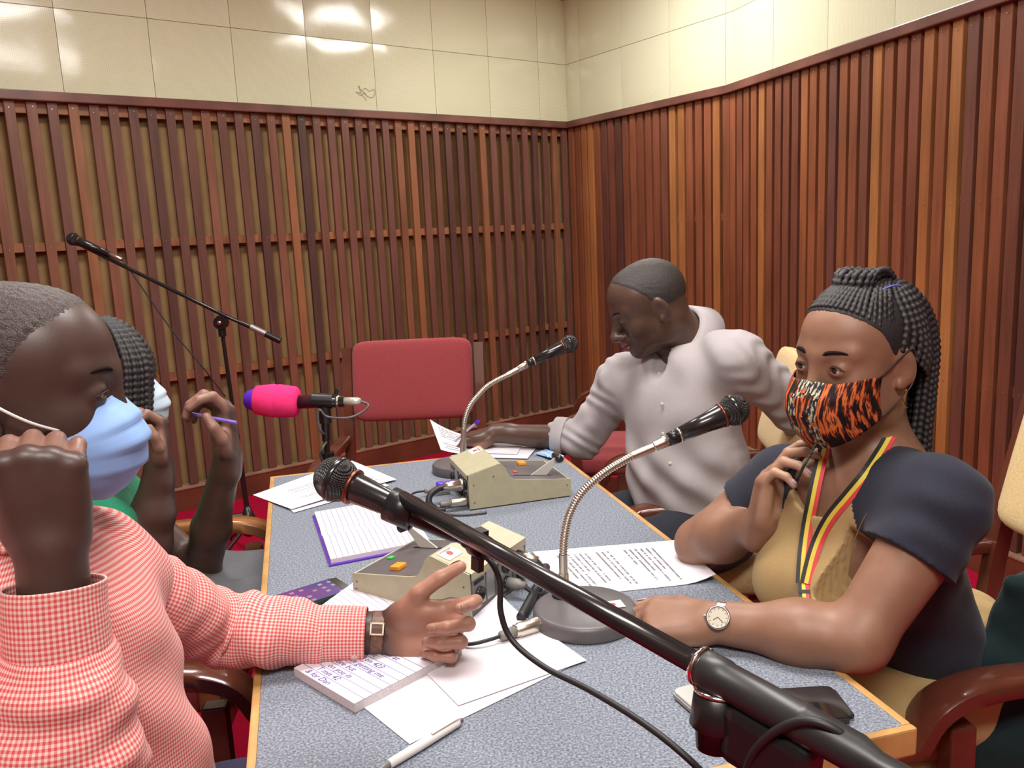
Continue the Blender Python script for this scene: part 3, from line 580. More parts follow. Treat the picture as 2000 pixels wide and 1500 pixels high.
t = thing('microphone', 'small black microphone on the raised boom by the left wall', 'microphone', dp(150, 470, Yb), world=True)
mm = dp(143, 467, Yb); mt = dp(212, 496, Yb); d = nrm(mm - mt)
mic_head(t, mm, d, 0.027)
b = MB(); Lh = np.linalg.norm(mm - mt); b.lathe([(0, 0.012), (Lh - 0.022, 0.020), (Lh - 0.017, 0.018)], mt, d, 20); b.build('handle', M_BLACKM, t)
b = MB(); b.lathe([(-0.06, 0.007), (-0.058, 0.009), (0, 0.0095)], mt, d, 14); b.build('plug', M_CHR, t)
b = MB(); b.tube(catmull([mt - d * 0.06, dp(250, 522, Yb), dp(290, 580, Yb - 0.02), dp(340, 650, Yb - 0.03), dp(400, 722, Yb - 0.03), dp(440, 775, Yb - 0.02)], 6), 0.0032, 6); b.build('cord', M_RUB, t)

# ---- pink windscreen microphone on a stand behind the table
Yp = 2.46
t = thing('microphone_stand', 'short black stand behind the far table edge', 'microphone stand', A(*dp(640, 900, Yp)[:2], 0), world=True)
s0, s1, s2 = dp(634, 800, Yp), dp(637, 860, Yp), dp(641, 905, Yp)
b = MB(); b.cyl(s0, s1, 0.012, n=14); b.cyl(s0 + A(0, 0, 0.01), s0 - A(0, 0, 0.04), 0.018, n=14); b.build('swivel', M_BLACK, t)
b = MB(); b.cyl(s1, A(s2[0], s2[1], 0.05), 0.009, n=14); b.build('pole', M_BLACKM, t)
b = MB(); b.cyl(s2 + A(0, 0, 0.035), s2 - A(0, 0, 0.06), 0.021, n=16); b.build('clutch', M_BLACK, t)
b = MB(); b.lathe([(0, 0.08), (0.012, 0.08), (0.03, 0.03), (0.05, 0.012)], A(s2[0], s2[1], 0), (0, 0, 1), 30); b.build('base', M_BLACK, t)
t = thing('microphone', 'black microphone with a neon pink foam windscreen, held level', 'microphone', dp(545, 782, Yp), world=True)
p0, p1, p2, p3 = dp(497, 781, Yp), dp(583, 785, Yp), dp(672, 784, Yp), dp(704, 784, Yp); d = nrm(p1 - p0); L0 = np.linalg.norm(p1 - p0)
def foam_mat():
    g = NT('pink_foam', rough=0.9, spec=0.1); n = g.noise(g.tc.outputs['Object'], 500.0, 2.0); x, y, z = g.sep(g.tc.outputs['Object'])
    g.base(g.ramp(n, [(0.3, (0.92, 0.03, 0.17)), (0.7, (1.0, 0.06, 0.26))])); g.bump(n, 0.4, 0.001); return g.m
b = MB(); b.lathe([(0, 0.036), (0.006, 0.043), (L0 * 0.44, 0.0505), (L0 * 0.48, 0.049), (L0 * 0.52, 0.049), (L0 * 0.56, 0.0505), (L0 * 0.93, 0.046), (L0, 0.038)], p0, d, 30); wsn = b.build('foam_windscreen', foam_mat(), t)
b = MB(); b.lathe([(-0.028, 0.018), (-0.022, 0.026), (0.0, 0.035), (0.004, 0.036)], p0, d, 26); b.build('foam_tip', M_PURP, wsn)
b = MB(); b.lathe([(0, 0.0205), (np.linalg.norm(p2 - p1) * 0.65, 0.0185), (np.linalg.norm(p2 - p1), 0.0175)], p1, p2 - p1, 24); b.build('handle', M_BLACKM, t)
b = MB(); b.lathe([(0, 0.0190), (0.008, 0.0190)], dp(657, 784, Yp), d, 24); b.build('handle_ring', M_CHR, t)
b = MB(); b.lathe([(0, 0.0125), (0.04, 0.0125), (0.05, 0.009)], p2, p3 - p2, 18); b.build('plug', mat('ivory_plug', (0.62, 0.58, 0.48), 0.3, metal=0.4), t)
b = MB(); b.cyl(dp(630, 780, Yp) - d * 0.03 + A(0, 0, -0.004), dp(630, 780, Yp) + d * 0.03 + A(0, 0, -0.004), 0.0225, n=20); b.cyl(dp(655, 770, Yp), dp(660, 760, Yp), 0.006, n=10); b.build('clip', M_BLACK, t)
t = thing('microphone_cable', 'thin cable looping below the pink microphone and round its stand', 'cable', dp(640, 810, Yp), world=True)
b = MB(); b.tube(catmull([p3, dp(716, 788, Yp), dp(719, 794, Yp - 0.01), dp(706, 806, Yp - 0.02), dp(680, 816, Yp - 0.03), dp(640, 814, Yp - 0.03), dp(624, 800, Yp - 0.03), dp(621, 822, Yp - 0.03), dp(629, 845, Yp - 0.03), dp(643, 852, Yp + 0.02), dp(632, 872, Yp - 0.03), dp(626, 888, Yp - 0.03), dp(632, 905, Yp - 0.02)], 6), 0.0038, 8); b.build('cord', mat('grey_cable', (0.10, 0.095, 0.10), 0.35), t)
# ================================================================== PAPERS AND SMALL THINGS ON THE TABLE
def page_mat(name, rows, ruled=False, printed=True, ink=(0.10, 0.09, 0.11), rowlines=(0.30, 0.27, 0.42), v0=0.1, v1=0.9, u0=0.1, u1=0.9, seed=0.0):
    g = NT(name, rough=0.6, spec=0.3)
    u, v, _ = g.sep(g.tc.outputs['UV']); c = (0.74, 0.71, 0.76)
    row = g.math('MULTIPLY', v, float(rows)); fr = g.math('FRACT', row); ri = g.math('FLOOR', row)
    inr = lambda x, a, b2: g.math('MULTIPLY', g.math('GREATER_THAN', x, a), g.math('LESS_THAN', x, b2))
    out = None
    if ruled:
        ln = g.math('MULTIPLY', g.math('LESS_THAN', fr, 0.11), inr(v, 0.03, 0.98)); out = g.mix(ln, c, rowlines)
    if printed:
        wn = g.n('TexWhiteNoise', noise_dimensions='1D'); g.put(wn.inputs['W'], g.math('ADD', ri, seed)); endu = g.math('MULTIPLY_ADD', g.math('POWER', wn.outputs['Value'], 3.0), -0.55 * (u1 - u0), u1)
        nz = g.noise(g.comb(g.math('MULTIPLY', u, 55.0), g.math('MULTIPLY', ri, 3.7), seed), 1.0, 1.0)
        ikm = g.math('MULTIPLY', g.math('GREATER_THAN', nz, 0.40), inr(fr, 0.28, 0.66)); ikm = g.math('MULTIPLY', ikm, g.math('MULTIPLY', g.math('GREATER_THAN', u, u0), g.math('LESS_THAN', u, endu)))
        ikm = g.math('MULTIPLY', ikm, inr(v, v0, v1)); wn2 = g.n('TexWhiteNoise', noise_dimensions='1D'); g.put(wn2.inputs['W'], g.math('ADD', ri, seed + 91.3)); ikm = g.math('MULTIPLY', ikm, g.math('GREATER_THAN', wn2.outputs['Value'], 0.12))
        out = g.mix(g.math('MULTIPLY', ikm, 0.85), c if out is None else out, ink)
    g.base(out if out is not None else (*c, 1)) if out is not None else g.put(g.b.inputs['Base Color'], (*c, 1.0))
    return g.m
M_PLAIN = mat('plain_paper', (0.74, 0.71, 0.76), 0.6, spec=0.3, noise=(12, 0.02))
def sheet(name, label, corners, mtl, zf=None, n=14, cat='paper', group=None, z0=0.0016, th=0.0007):
    """corners: world points 00 (u=0,v=0), 10, 11, 01; zf(u, v) extra height"""
    P = [np.array(p, float) for p in corners]; V = []; U = []; F = []
    for j in range(n + 1):
        for i in range(n + 1):
            u, v = i / n, j / n; p = P[0] * (1 - u) * (1 - v) + P[1] * u * (1 - v) + P[2] * u * v + P[3] * (1 - u) * v
            p = p + A(0, 0, z0 + (zf(u, v) if zf else 0)); V.append(p); U.append((u, v))
    m = n + 1; F = [(j * m + i, j * m + i + 1, (j + 1) * m + i + 1, (j + 1) * m + i) for j in range(n) for i in range(n)]
    if np.cross(P[1] - P[0], P[3] - P[0])[2] < 0: F = [f[::-1] for f in F]
    b = MB(); b.add(V, F, 0, True, U); k = len(V)
    b.add([p - A(0, 0, th) for p in V], [f[::-1] for f in F], 0, True, U)
    rim = [i for i in range(m)] + [j * m + m - 1 for j in range(1, m)] + [(m - 1) * m + i for i in range(m - 2, -1, -1)] + [j * m for j in range(m - 2, 0, -1)]
    RV = [V[q] for q in rim]; r = len(RV); b.add(RV + [p - A(0, 0, th) for p in RV], [(q, (q + 1) % r, r + (q + 1) % r, r + q) for q in range(r)], 0)
    c = sum(P) / 4; o = b.build(name, mtl, None, loc=tuple(c)); return tag(o, label, cat, group)
def rect(o, e1, l1, l2, side=1):
    e1 = nrm(A(e1[0], e1[1], 0)); e2 = A(-e1[1], e1[0], 0) * side; o = np.array(o, float); return [o, o + e1 * l1, o + e1 * l1 + e2 * l2, o + e2 * l2]
def T3(x, y): p = tp(x, y); return A(p[0], p[1], TZ)
GP = 'loose sheets of paper on the table'
# page by the woman's elbow
sheet('printed_page', 'printed page lying under the raised elbow of the woman in the dress', [T3(1040, 1079), T3(1119, 1166), T3(1398, 1137) + A(0, 0, 0), T3(1322, 1056)], page_mat('printed_page_woman', 26, v0=0.10, v1=0.80, u0=0.14, u1=0.90),
      zf=lambda u, v: 0.014 * max(0, (v - 0.75) / 0.25) ** 2 * u, group=GP)
# sheets at the far left corner
sheet('printed_page', 'printed page over the far left table corner, lower of two sheets', [T3(688, 912), T3(520, 962), T3(574, 1003), T3(760, 950)][::-1], page_mat('printed_page_far', 24, v0=0.12, v1=0.7, u0=0.12, u1=0.8, seed=5.0), zf=lambda u, v: 0.001, group=GP)
sheet('printed_page', 'printed page fanned out on top at the far left table corner', [T3(688, 905), T3(494, 969), T3(570, 999), T3(775, 940)][::-1], MATS['printed_page_far'], zf=lambda u, v: 0.004 + 0.003 * math.sin(3 * u + v), group=GP)
# the far man's papers
sheet('printed_page', 'printed page with a lifted curling edge under the far writing hand', [T3(862, 894), T3(960, 886), T3(978, 852), T3(842, 858)], page_mat('printed_page_writer', 12, v0=0.05, v1=0.95, u0=0.1, u1=0.95, seed=9.0),
      zf=lambda u, v: 0.062 * max(0, 1 - u * 1.45) ** 1.8 * (0.35 + 0.65 * v) + 0.001, group=GP)
sheet('plain_page', 'white sheet beside the far talkback unit', [T3(880, 893), T3(1030, 898), T3(1052, 872), T3(930, 866)], M_PLAIN, zf=lambda u, v: 0.002, group=GP)
sheet('plain_page', 'white sheet with a cut corner under the far writing hand', [T3(925, 888), T3(1010, 891), T3(1022, 868), T3(940, 866)], M_PLAIN, zf=lambda u, v: 0.0045, group=GP)
# sheets by the near hand
sheet('plain_page', 'blank white sheet beside the white pen', rect((-0.149, 0.956, TZ), (0.235, 0.190), 0.302, 0.21, 1), M_PLAIN, group=GP)
sheet('plain_page', 'blank white sheet with a lifted corner behind the outstretched hand', rect((0.090, 1.140, TZ), (-0.150, 0.262), 0.297, 0.21, 1), M_PLAIN, zf=lambda u, v: 0.002 + 0.020 * max(0, u - 0.62) ** 1.5 / 0.235 * (1 - 0.5 * v), group=GP)
M_RULED = page_mat('ruled_paper', 11, ruled=True, printed=False)
sheet('ruled_sheet', 'ruled sheet with a signature, leaning beside the near talkback unit', [T3(705, 1144), T3(800, 1200), T3(700, 1268), T3(604, 1205)], M_RULED, zf=lambda u, v: 0.003 + 0.012 * (1 - u) * (1 - v), group=GP)
sg = MB(); c0 = T3(703, 1162) + A(0, 0, 0.017)
sg.tube(catmull([c0 + A(0.012 * math.cos(q * 1.9) * (1 - q * 0.08), 0.012 * math.sin(q * 1.7) + 0.003 * math.sin(q * 5), 0) for q in np.linspace(0, 8, 24)], 3), 0.0006, 4)
M_INK = mat('violet_ink', (0.10, 0.06, 0.35), 0.6)
tag(sg.build('signature', M_INK), 'scrawled violet signature on the ruled sheet', 'handwriting')

# open purple notebook
nb = thing('notebook', 'open ruled notebook with a purple cover', 'notebook', T3(720, 1045), world=True)
nTL, nBL, nBR = T3(615, 1010), T3(647, 1104), T3(840, 1066); nTR = nTL + (nBR - nBL)
def lerp4(u, v, z): p = nTL * (1 - u) * (1 - v) + nTR * u * (1 - v) + nBR * u * v + nBL * (1 - u) * v; return p + A(0, 0, z)
b = MB(); V, F = prism([lerp4(-0.025, -0.02, 0.0005), lerp4(1.02, -0.02, 0.0005), lerp4(1.02, 1.025, 0.0005), lerp4(-0.025, 1.025, 0.0005)][::-1], (0, 0, 0.0028)); b.add(V, F); b.build('cover', mat('purple_cover', (0.11, 0.03, 0.42), 0.35), nb)
M_RULE2 = page_mat('notebook_page', 17, ruled=True, printed=False, rowlines=(0.26, 0.22, 0.36))
for k, (va, vb) in enumerate(((0.0, 0.47), (0.475, 1.0))):
    n = 12; V = []; U = []
    for j in range(n + 1):
        for i in range(n + 1):
            u = i / n; w = va + (vb - va) * j / n; dsp = abs(w - 0.472); V.append(lerp4(u, w, 0.0045 + 0.009 * min(1, dsp / 0.10) ** 0.6 - 0.002 * dsp)); U.append((w, u))
    m = n + 1; F = [(j * m + i, (j + 1) * m + i, (j + 1) * m + i + 1, j * m + i + 1) for j in range(n) for i in range(n)]
    b = MB(); b.add(V, F, 0, True, U)
    rim = [i for i in range(m)] + [j * m + m - 1 for j in range(1, m)] + [(m - 1) * m + i for i in range(m - 2, -1, -1)] + [j * m for j in range(m - 2, 0, -1)]
    RV = [V[q] for q in rim]; r = len(RV); b.add(RV + [A(p[0], p[1], TZ + 0.003) for p in RV], [(q, (q + 1) % r, r + (q + 1) % r, r + q) for q in range(r)], 1)
    b.build('page_block', [M_RULE2, mat('page_edge', (0.72, 0.66, 0.68), 0.7)], nb)

# writing pad with handwritten notes
p1, p2, p3 = T3(590, 1308), T3(694, 1394), T3(905, 1283); ex = nrm(p3 - p2); ey = nrm(p1 - p2); ey = nrm(ey - ex * (ey @ ex)); LW, LH = 0.195, 0.150
pd = thing('writing_pad', 'thick ruled writing pad with violet handwriting under the gingham cuff', 'notepad', p2, world=True)
b = MB(); b.box(p2 + ex * LW / 2 + ey * LH / 2 + A(0, 0, 0.0075), (LW, LH, 0.013), [ex, ey, A(0, 0, 1)]); b.build('page_block', mat('pad_edge', (0.62, 0.56, 0.58), 0.7, noise=(600, 0.2)), pd)
b = MB(); c = [p2 + A(0, 0, 0.0147), p2 + ex * LW + A(0, 0, 0.0147), p2 + ex * LW + ey * LH + A(0, 0, 0.0147), p2 + ey * LH + A(0, 0, 0.0147)]; b.add(c, [(0, 1, 2, 3)], 0, False, [(0, 0), (0, 1), (1, 1), (1, 0)]); b.build('top_page', page_mat('pad_page', 13, ruled=True, printed=False), pd)
def text_mesh(body, size, name, mtl, origin, xdir, ydir, parent, shear=0.25):
    cu = bpy.data.curves.new(name, 'FONT'); cu.body = body; cu.size = size; cu.shear = shear; cu.resolution_u = 2
    o = bpy.data.objects.new(name, cu); COL.objects.link(o); dg = bpy.context.evaluated_depsgraph_get(); me = bpy.data.meshes.new_from_object(o.evaluated_get(dg)); bpy.data.objects.remove(o)
    off = np.array(parent['_o']); z = np.cross(xdir, ydir)
    M = Matrix(((xdir[0], ydir[0], z[0], origin[0] - off[0]), (xdir[1], ydir[1], z[1], origin[1] - off[1]), (xdir[2], ydir[2], z[2], origin[2] - off[2]), (0, 0, 0, 1)))
    me.transform(M); me.materials.clear(); me.materials.append(mtl); q = bpy.data.objects.new(name, me); COL.objects.link(q); q.parent = parent; return q
tx, ty = -ey, ex        # lines of writing run from the arm towards the pad's near corner
rowh = LW / 13
for k, s in enumerate(['& for Dan', 'T min 42', 'on you in', 'more but', 'chem getting me', 'by 9 on 423', 'brought', 'Simon 5th at', 'Simon Show', 'Programmes']):
    text_mesh(s, rowh * 0.95, 'handwriting', M_INK, p2 + ey * (LH - 0.022 - 0.006 * (k % 3)) + ex * (rowh * (k + 0.25)) + A(0, 0, 0.0151), tx, ty, pd)

# white ball pen
qa, qb = tp(728, 1512, TZ + 0.0068), tp(903, 1406, TZ + 0.0068); d = nrm(qb - qa); L = np.linalg.norm(qb - qa)
pn = thing('ballpoint_pen', 'white click ballpoint pen lying on the near part of the table', 'pen', tp(820, 1455), world=True)
b = MB(); b.lathe([(0.024, 0.0050), (0.027, 0.0058), (L * 0.5, 0.0062), (L * 0.93, 0.0056), (L * 0.955, 0.0046)], qa, d, 20); b.build('barrel', mat('pen_white', (0.74, 0.70, 0.68), 0.3), pn)
b = MB(); b.lathe([(-0.004, 0.0008), (0.0, 0.0012), (0.005, 0.0022), (0.025, 0.0050)], qa, d, 16); b.build('tip', M_SLVP, pn)
b = MB(); b.lathe([(L * 0.955, 0.0030), (L * 0.995, 0.0030), (L, 0.0022)], qa, d, 14); b.build('plunger', mat('plum_plastic', (0.13, 0.09, 0.12), 0.4), pn)
sd = nrm(np.cross(d, A(0, 0, 1))); b = MB(); b.box(qa + d * (L * 0.77) + A(0, 0, 0.0074) + sd * 0.001, (0.040, 0.0045, 0.0016), [d, sd, A(0, 0, 1)], bev=0.0005); b.box(qa + d * (L * 0.92) + A(0, 0, 0.0062) + sd * 0.001, (0.006, 0.0045, 0.0035), [d, sd, A(0, 0, 1)]); b.build('clip', MATS['pen_white'], pn)

# phones
def screen_mat():
    g = NT('lit_home_screen', rough=0.12, spec=0.6); u, v, _ = g.sep(g.tc.outputs['UV'])
    n = g.noise(g.tc.outputs['UV'], 2.2, 2.0); bg = g.ramp(g.math('ADD', g.math('MULTIPLY', n, 0.7), g.math('MULTIPLY', v, 0.45)), [(0.25, (0.55, 0.03, 0.16)), (0.5, (0.30, 0.04, 0.35)), (0.75, (0.10, 0.07, 0.36)), (1.0, (0.05, 0.06, 0.18))])
    fu = g.math('FRACT', g.math('MULTIPLY', u, 4.4)); fv = g.math('FRACT', g.math('MULTIPLY', v, 8.6))
    ic = g.math('MULTIPLY', g.math('MULTIPLY', g.math('GREATER_THAN', fu, 0.27), g.math('LESS_THAN', fu, 0.73)), g.math('MULTIPLY', g.math('GREATER_THAN', fv, 0.3), g.math('LESS_THAN', fv, 0.72)))
    wn = g.n('TexWhiteNoise', noise_dimensions='2D'); g.put(wn.inputs['Vector'], g.comb(g.math('FLOOR', g.math('MULTIPLY', u, 4.4)), g.math('FLOOR', g.math('MULTIPLY', v, 8.6))))
    ic = g.math('MULTIPLY', ic, g.math('GREATER_THAN', wn.outputs['Value'], 0.25)); col = g.mix(0.55, wn.outputs['Color'], (0.75, 0.72, 0.80)); out = g.mix(g.math('MULTIPLY', ic, 0.75), bg, col)
    g.base((0.01, 0.01, 0.012, 1)); g.put(g.b.inputs['Base Color'], (0.01, 0.01, 0.012, 1)); g.put(g.b.inputs['Emission Color'], out); g.b.inputs['Emission Strength'].default_value = 0.55; return g.m
def phone(label, c, lx, L, W, casem, scr, buttons=True):
    lx = nrm(A(lx[0], lx[1], 0)); ly = A(-lx[1], lx[0], 0); t = thing('mobile_phone', label, 'phone', c, world=True, group='mobile phones on the table'); up = A(0, 0, 1); c = np.array(c, float)
    bm = bmesh.new(); bmesh.ops.create_cube(bm, size=1.0)
    for v in bm.verts: v.co = Vector((v.co.x * L, v.co.y * W, v.co.z * 0.009))
    bmesh.ops.bevel(bm, geom=[e for e in bm.edges if abs(e.verts[0].co.z - e.verts[1].co.z) > 0.001], offset=0.010, segments=5, affect='EDGES')
    bmesh.ops.bevel(bm, geom=[e for e in bm.edges if abs(e.verts[0].co.z - e.verts[1].co.z) < 1e-6 and len(e.link_faces) == 2 and abs(abs(e.link_faces[0].normal.z) - abs(e.link_faces[1].normal.z)) > 0.5], offset=0.002, segments=2, affect='EDGES')
    bm.verts.index_update(); b = MB(); b.add([c + lx * v.co.x + ly * v.co.y + up * (v.co.z + 0.0055) for v in bm.verts], [[v.index for v in f.verts] for f in bm.faces]); bm.free(); b.build('case', casem, t)
    n = 8; pts = []
    for (sx, sy, a0) in ((1, 1, 0), (-1, 1, 90), (-1, -1, 180), (1, -1, 270)):
        for k in range(5): a = math.radians(a0 + k * 22.5); pts.append(((L / 2 - 0.012) * sx + 0.008 * math.cos(a), (W / 2 - 0.011) * sy + 0.008 * math.sin(a)))
    b = MB(); b.add([c + lx * x + ly * y + up * 0.0103 for x, y in pts], [tuple(range(len(pts)))], 0, False, [(y / W + 0.5, x / L + 0.5) for x, y in pts]); s = b.build('screen', scr, t)
    return t, lx, ly
M_GLASS = mat('black_glass', (0.012, 0.012, 0.014), 0.06, spec=0.6)
ph, lx, ly = phone('phone in a dark green case with its screen lit, beside the gingham sleeve', A(-0.385, 1.405, TZ), (0.77, 0.60), 0.156, 0.078, mat('green_case', (0.03, 0.055, 0.04), 0.4), screen_mat())
b = MB(); b.box(A(-0.385, 1.405, TZ) + lx * 0.069 + A(0, 0, 0.0104), (0.016, 0.064, 0.0003), [lx, ly, A(0, 0, 1)]); b.build('top_bezel', M_GLASS, ph)
b = MB(); b.box(A(-0.385, 1.405, TZ) + lx * 0.035 - ly * 0.0395 + A(0, 0, 0.005), (0.018, 0.0016, 0.003), [lx, ly, A(0, 0, 1)]); b.build('side_button', mat('brass_button', (0.5, 0.38, 0.1), 0.3, metal=0.8), ph)
phone('black phone lying dark under the near boom clamp', A(0.335, 0.992, TZ), (0.99, 0.02), 0.150, 0.078, mat('black_case', (0.02, 0.02, 0.02), 0.35), M_GLASS)
phone('grey phone lying partly hidden behind the near boom clamp', A(0.238, 1.005, TZ), (0.35, -0.9), 0.10, 0.060, mat('grey_case', (0.30, 0.29, 0.27), 0.4), mat('grey_back', (0.34, 0.33, 0.31), 0.25))

# folded blue mask at the far right of the table
mk = thing('face_mask', 'folded blue face mask lying at the far right table corner', 'mask', T3(1082, 893), world=True)
M_MASKB = mat('mask_blue', (0.30, 0.50, 0.80), 0.75, noise=(30, 0.08)); M_LOOP = mat('mask_loop', (0.75, 0.72, 0.70), 0.7)
b = MB(); q = [T3(1046, 889), T3(1066, 879), T3(1103, 896), T3(1090, 906)]; V = []
n = 10
for j in range(n + 1):
    for i in range(n + 1):
        u, v = i / n, j / n; p = q[0] * (1 - u) * (1 - v) + q[3] * u * (1 - v) + q[2] * u * v + q[1] * (1 - u) * v; V.append(p + A(0, 0, 0.004 + 0.006 * abs(math.sin(v * 9)) * (0.4 + u * 0.6) + 0.008 * (1 - v) * u))
m = n + 1; b.add(V, [(j * m + i, j * m + i + 1, (j + 1) * m + i + 1, (j + 1) * m + i) for j in range(n) for i in range(n)], 0, True); o = b.build('fabric', M_MASKB, mk); sm = o.modifiers.new('thickness', 'SOLIDIFY'); sm.thickness = 0.0012
b = MB(); b.tube(catmull([tp(1044, 888, TZ + 0.006), tp(1050, 884, TZ + 0.012), tp(1062, 884, TZ + 0.014), tp(1068, 889, TZ + 0.012), tp(1070, 893, TZ + 0.008)], 6), 0.0012, 6); b.build('ear_loop', M_LOOP, mk)
# ================================================================== FIGURES: smooth implicit surfaces meshed with surface nets
def ell(c, r, R=None): return ('e', np.array(c, float), np.array(r, float), np.eye(3) if R is None else np.array(R, float))      # R rows = axes
def cap(a, b2, r1, r2=None): return ('c', np.array(a, float), np.array(b2, float), float(r1), float(r1 if r2 is None else r2))
def fcap(a, b2, r1, r2, n, s): return ('f', np.array(a, float), np.array(b2, float), float(r1), float(r2), nrm(n), float(s))      # capsule scaled by s along n
def half(p, n): return ('h', np.array(p, float), nrm(n))                                                                            # inside where (x-p).n < 0
def prim(q, P):
    t = q[0]
    if t == 'e':
        L = (P - q[1]) @ q[3].T.astype(np.float32); k0 = np.sqrt(((L / q[2]) ** 2).sum(-1)) + 1e-9; k1 = np.sqrt(((L / q[2] ** 2) ** 2).sum(-1)) + 1e-9
        return k0 * (k0 - 1) / k1
    if t == 'c' or t == 'f':
        ab = q[2] - q[1]; v = P - q[1]; h = np.clip((v @ ab) / (ab @ ab + 1e-12), 0, 1); w = v - h[..., None] * ab
        if t == 'f':
            wn = w @ q[5]; w = w + (wn * (1 / q[6] - 1))[..., None] * q[5]
            l = np.sqrt((w ** 2).sum(-1)); d = l - (q[3] + h * (q[4] - q[3])); return d * min(1.0, q[6])
        return np.sqrt((w ** 2).sum(-1)) - (q[3] + h * (q[4] - q[3]))
    if t == 'h': return (P - q[1]) @ q[2]
def pbounds(q):
    if q[0] == 'e': m = q[2].max(); return q[1] - m, q[1] + m
    m = max(q[3], q[4]) * (max(1.0, q[6]) if q[0] == 'f' else 1); return np.minimum(q[1], q[2]) - m, np.maximum(q[1], q[2]) + m
def combine(d, e, op, k):
    if op == '+':
        if k <= 0: return np.minimum(d, e)
        h = np.maximum(k - np.abs(d - e), 0) / k; return np.minimum(d, e) - h * h * k * 0.25
    if op == '-': e = -e
    if k <= 0: return np.maximum(d, e)
    h = np.maximum(k - np.abs(d - e), 0) / k; return np.maximum(d, e) + h * h * k * 0.25
def sdf_mesh(items, h, disp=None, dmax=0.0, post=None):
    """items: (op, prim, k). disp(P) is added to the distance; post(P, d)->d"""
    lo = np.min([pbounds(q)[0] for o, q, k in items if o == '+'], axis=0) - 0.012 - dmax; hi = np.max([pbounds(q)[1] for o, q, k in items if o == '+'], axis=0) + 0.012 + dmax
    nb = 8; B = nb * h; N = np.ceil((hi - lo) / B).astype(int); g = np.stack(np.meshgrid(*[np.arange(n) for n in N], indexing='ij'), -1).reshape(-1, 3)
    ctr = (lo + (g + 0.5) * B).astype(np.float32); rad = B * 0.87
    d = np.full(len(ctr), 1.0, np.float32); pd = []
    for o, q, k in items:
        e = prim(q, ctr).astype(np.float32); pd.append(e); d = combine(d, e, o, k)
    keep = np.abs(d) < rad * 1.6 + dmax + 0.006; g = g[keep]; dk = d[keep]; M = len(g)
    off = np.stack(np.meshgrid(*[np.arange(nb + 1)] * 3, indexing='ij'), -1).reshape(-1, 3)
    P = (lo + (g[:, None, :] * nb + off[None]) * h).astype(np.float32); D = np.full((M, len(off)), 1.0, np.float32)
    for (o, q, k), e in zip(items, pd):
        e = e[keep]
        if o == '+': s = e < np.maximum(dk, -rad) + 3.2 * rad + k
        elif o == '-': s = e < rad * 1.6 + k
        else: s = e > -(rad * 1.6 + k)
        s = np.nonzero(s)[0]
        if len(s): D[s] = combine(D[s], prim(q, P[s]).astype(np.float32), o, k)
    if disp is not None: D = D + disp(P)
    if post is not None: D = post(P, D)
    D = D.reshape(M, nb + 1, nb + 1, nb + 1); S = D < 0
    c = [(i, j, k) for i in (0, 1) for j in (0, 1) for k in (0, 1)]
    cv = np.stack([D[:, i:i + nb, j:j + nb, k:k + nb] for i, j, k in c], -1); cs = cv < 0; act = cs.any(-1) & ~cs.all(-1)
    idx = np.argwhere(act); vals = cv[act]; cell = g[idx[:, 0]] * nb + idx[:, 1:]
    acc = np.zeros((len(idx), 3)); cnt = np.zeros(len(idx)); ca = np.array(c, float)
    for a in range(8):
        for b2 in range(a + 1, 8):
            if abs(ca[a] - ca[b2]).sum() != 1: continue
            x = (vals[:, a] < 0) != (vals[:, b2] < 0); t = vals[:, a] / (vals[:, a] - vals[:, b2] + 1e-20); t = np.where(x, t, 0)
            acc += np.where(x[:, None], ca[a] + t[:, None] * (ca[b2] - ca[a]), 0); cnt += x
    V = lo + (cell + acc / cnt[:, None]) * h
    dim = (N + 2) * nb; key = (cell[:, 0] * dim[1] + cell[:, 1]) * dim[2] + cell[:, 2]; order = np.argsort(key); ks = key[order]
    def find(cc):
        kk = (cc[:, 0] * dim[1] + cc[:, 1]) * dim[2] + cc[:, 2]; p = np.clip(np.searchsorted(ks, kk), 0, len(ks) - 1); return np.where(ks[p] == kk, order[p], -1)
    Fs = []; I = np.eye(3, dtype=int); ci = {0: 4, 1: 2, 2: 1}
    for a in range(3):
        x = (vals[:, 0] < 0) != (vals[:, ci[a]] < 0); s = np.nonzero(x)[0]
        if not len(s): continue
        u, w = I[(a + 1) % 3], I[(a + 2) % 3]; c0 = cell[s]; q = np.stack([s, find(c0 - u), find(c0 - u - w), find(c0 - w)], 1); ok = (q >= 0).all(1); q = q[ok]; ins = vals[s[ok], 0] < 0
        q = np.where(ins[:, None], q, q[:, ::-1]); Fs.append(q)
    return V, np.concatenate(Fs) if Fs else np.zeros((0, 4), int)
def smooth_v(V, F, it=2, lam=0.5):
    n = len(V); E = np.concatenate([F[:, [0, 1]], F[:, [1, 2]], F[:, [2, 3]], F[:, [3, 0]]])
    deg = np.bincount(E[:, 0], minlength=n) + np.bincount(E[:, 1], minlength=n)
    for _ in range(it):
        s = np.zeros_like(V)
        for k in range(3): s[:, k] = np.bincount(E[:, 0], V[E[:, 1], k], n) + np.bincount(E[:, 1], V[E[:, 0], k], n)
        V = V + lam * (s / np.maximum(deg, 1)[:, None] - V)
    return V
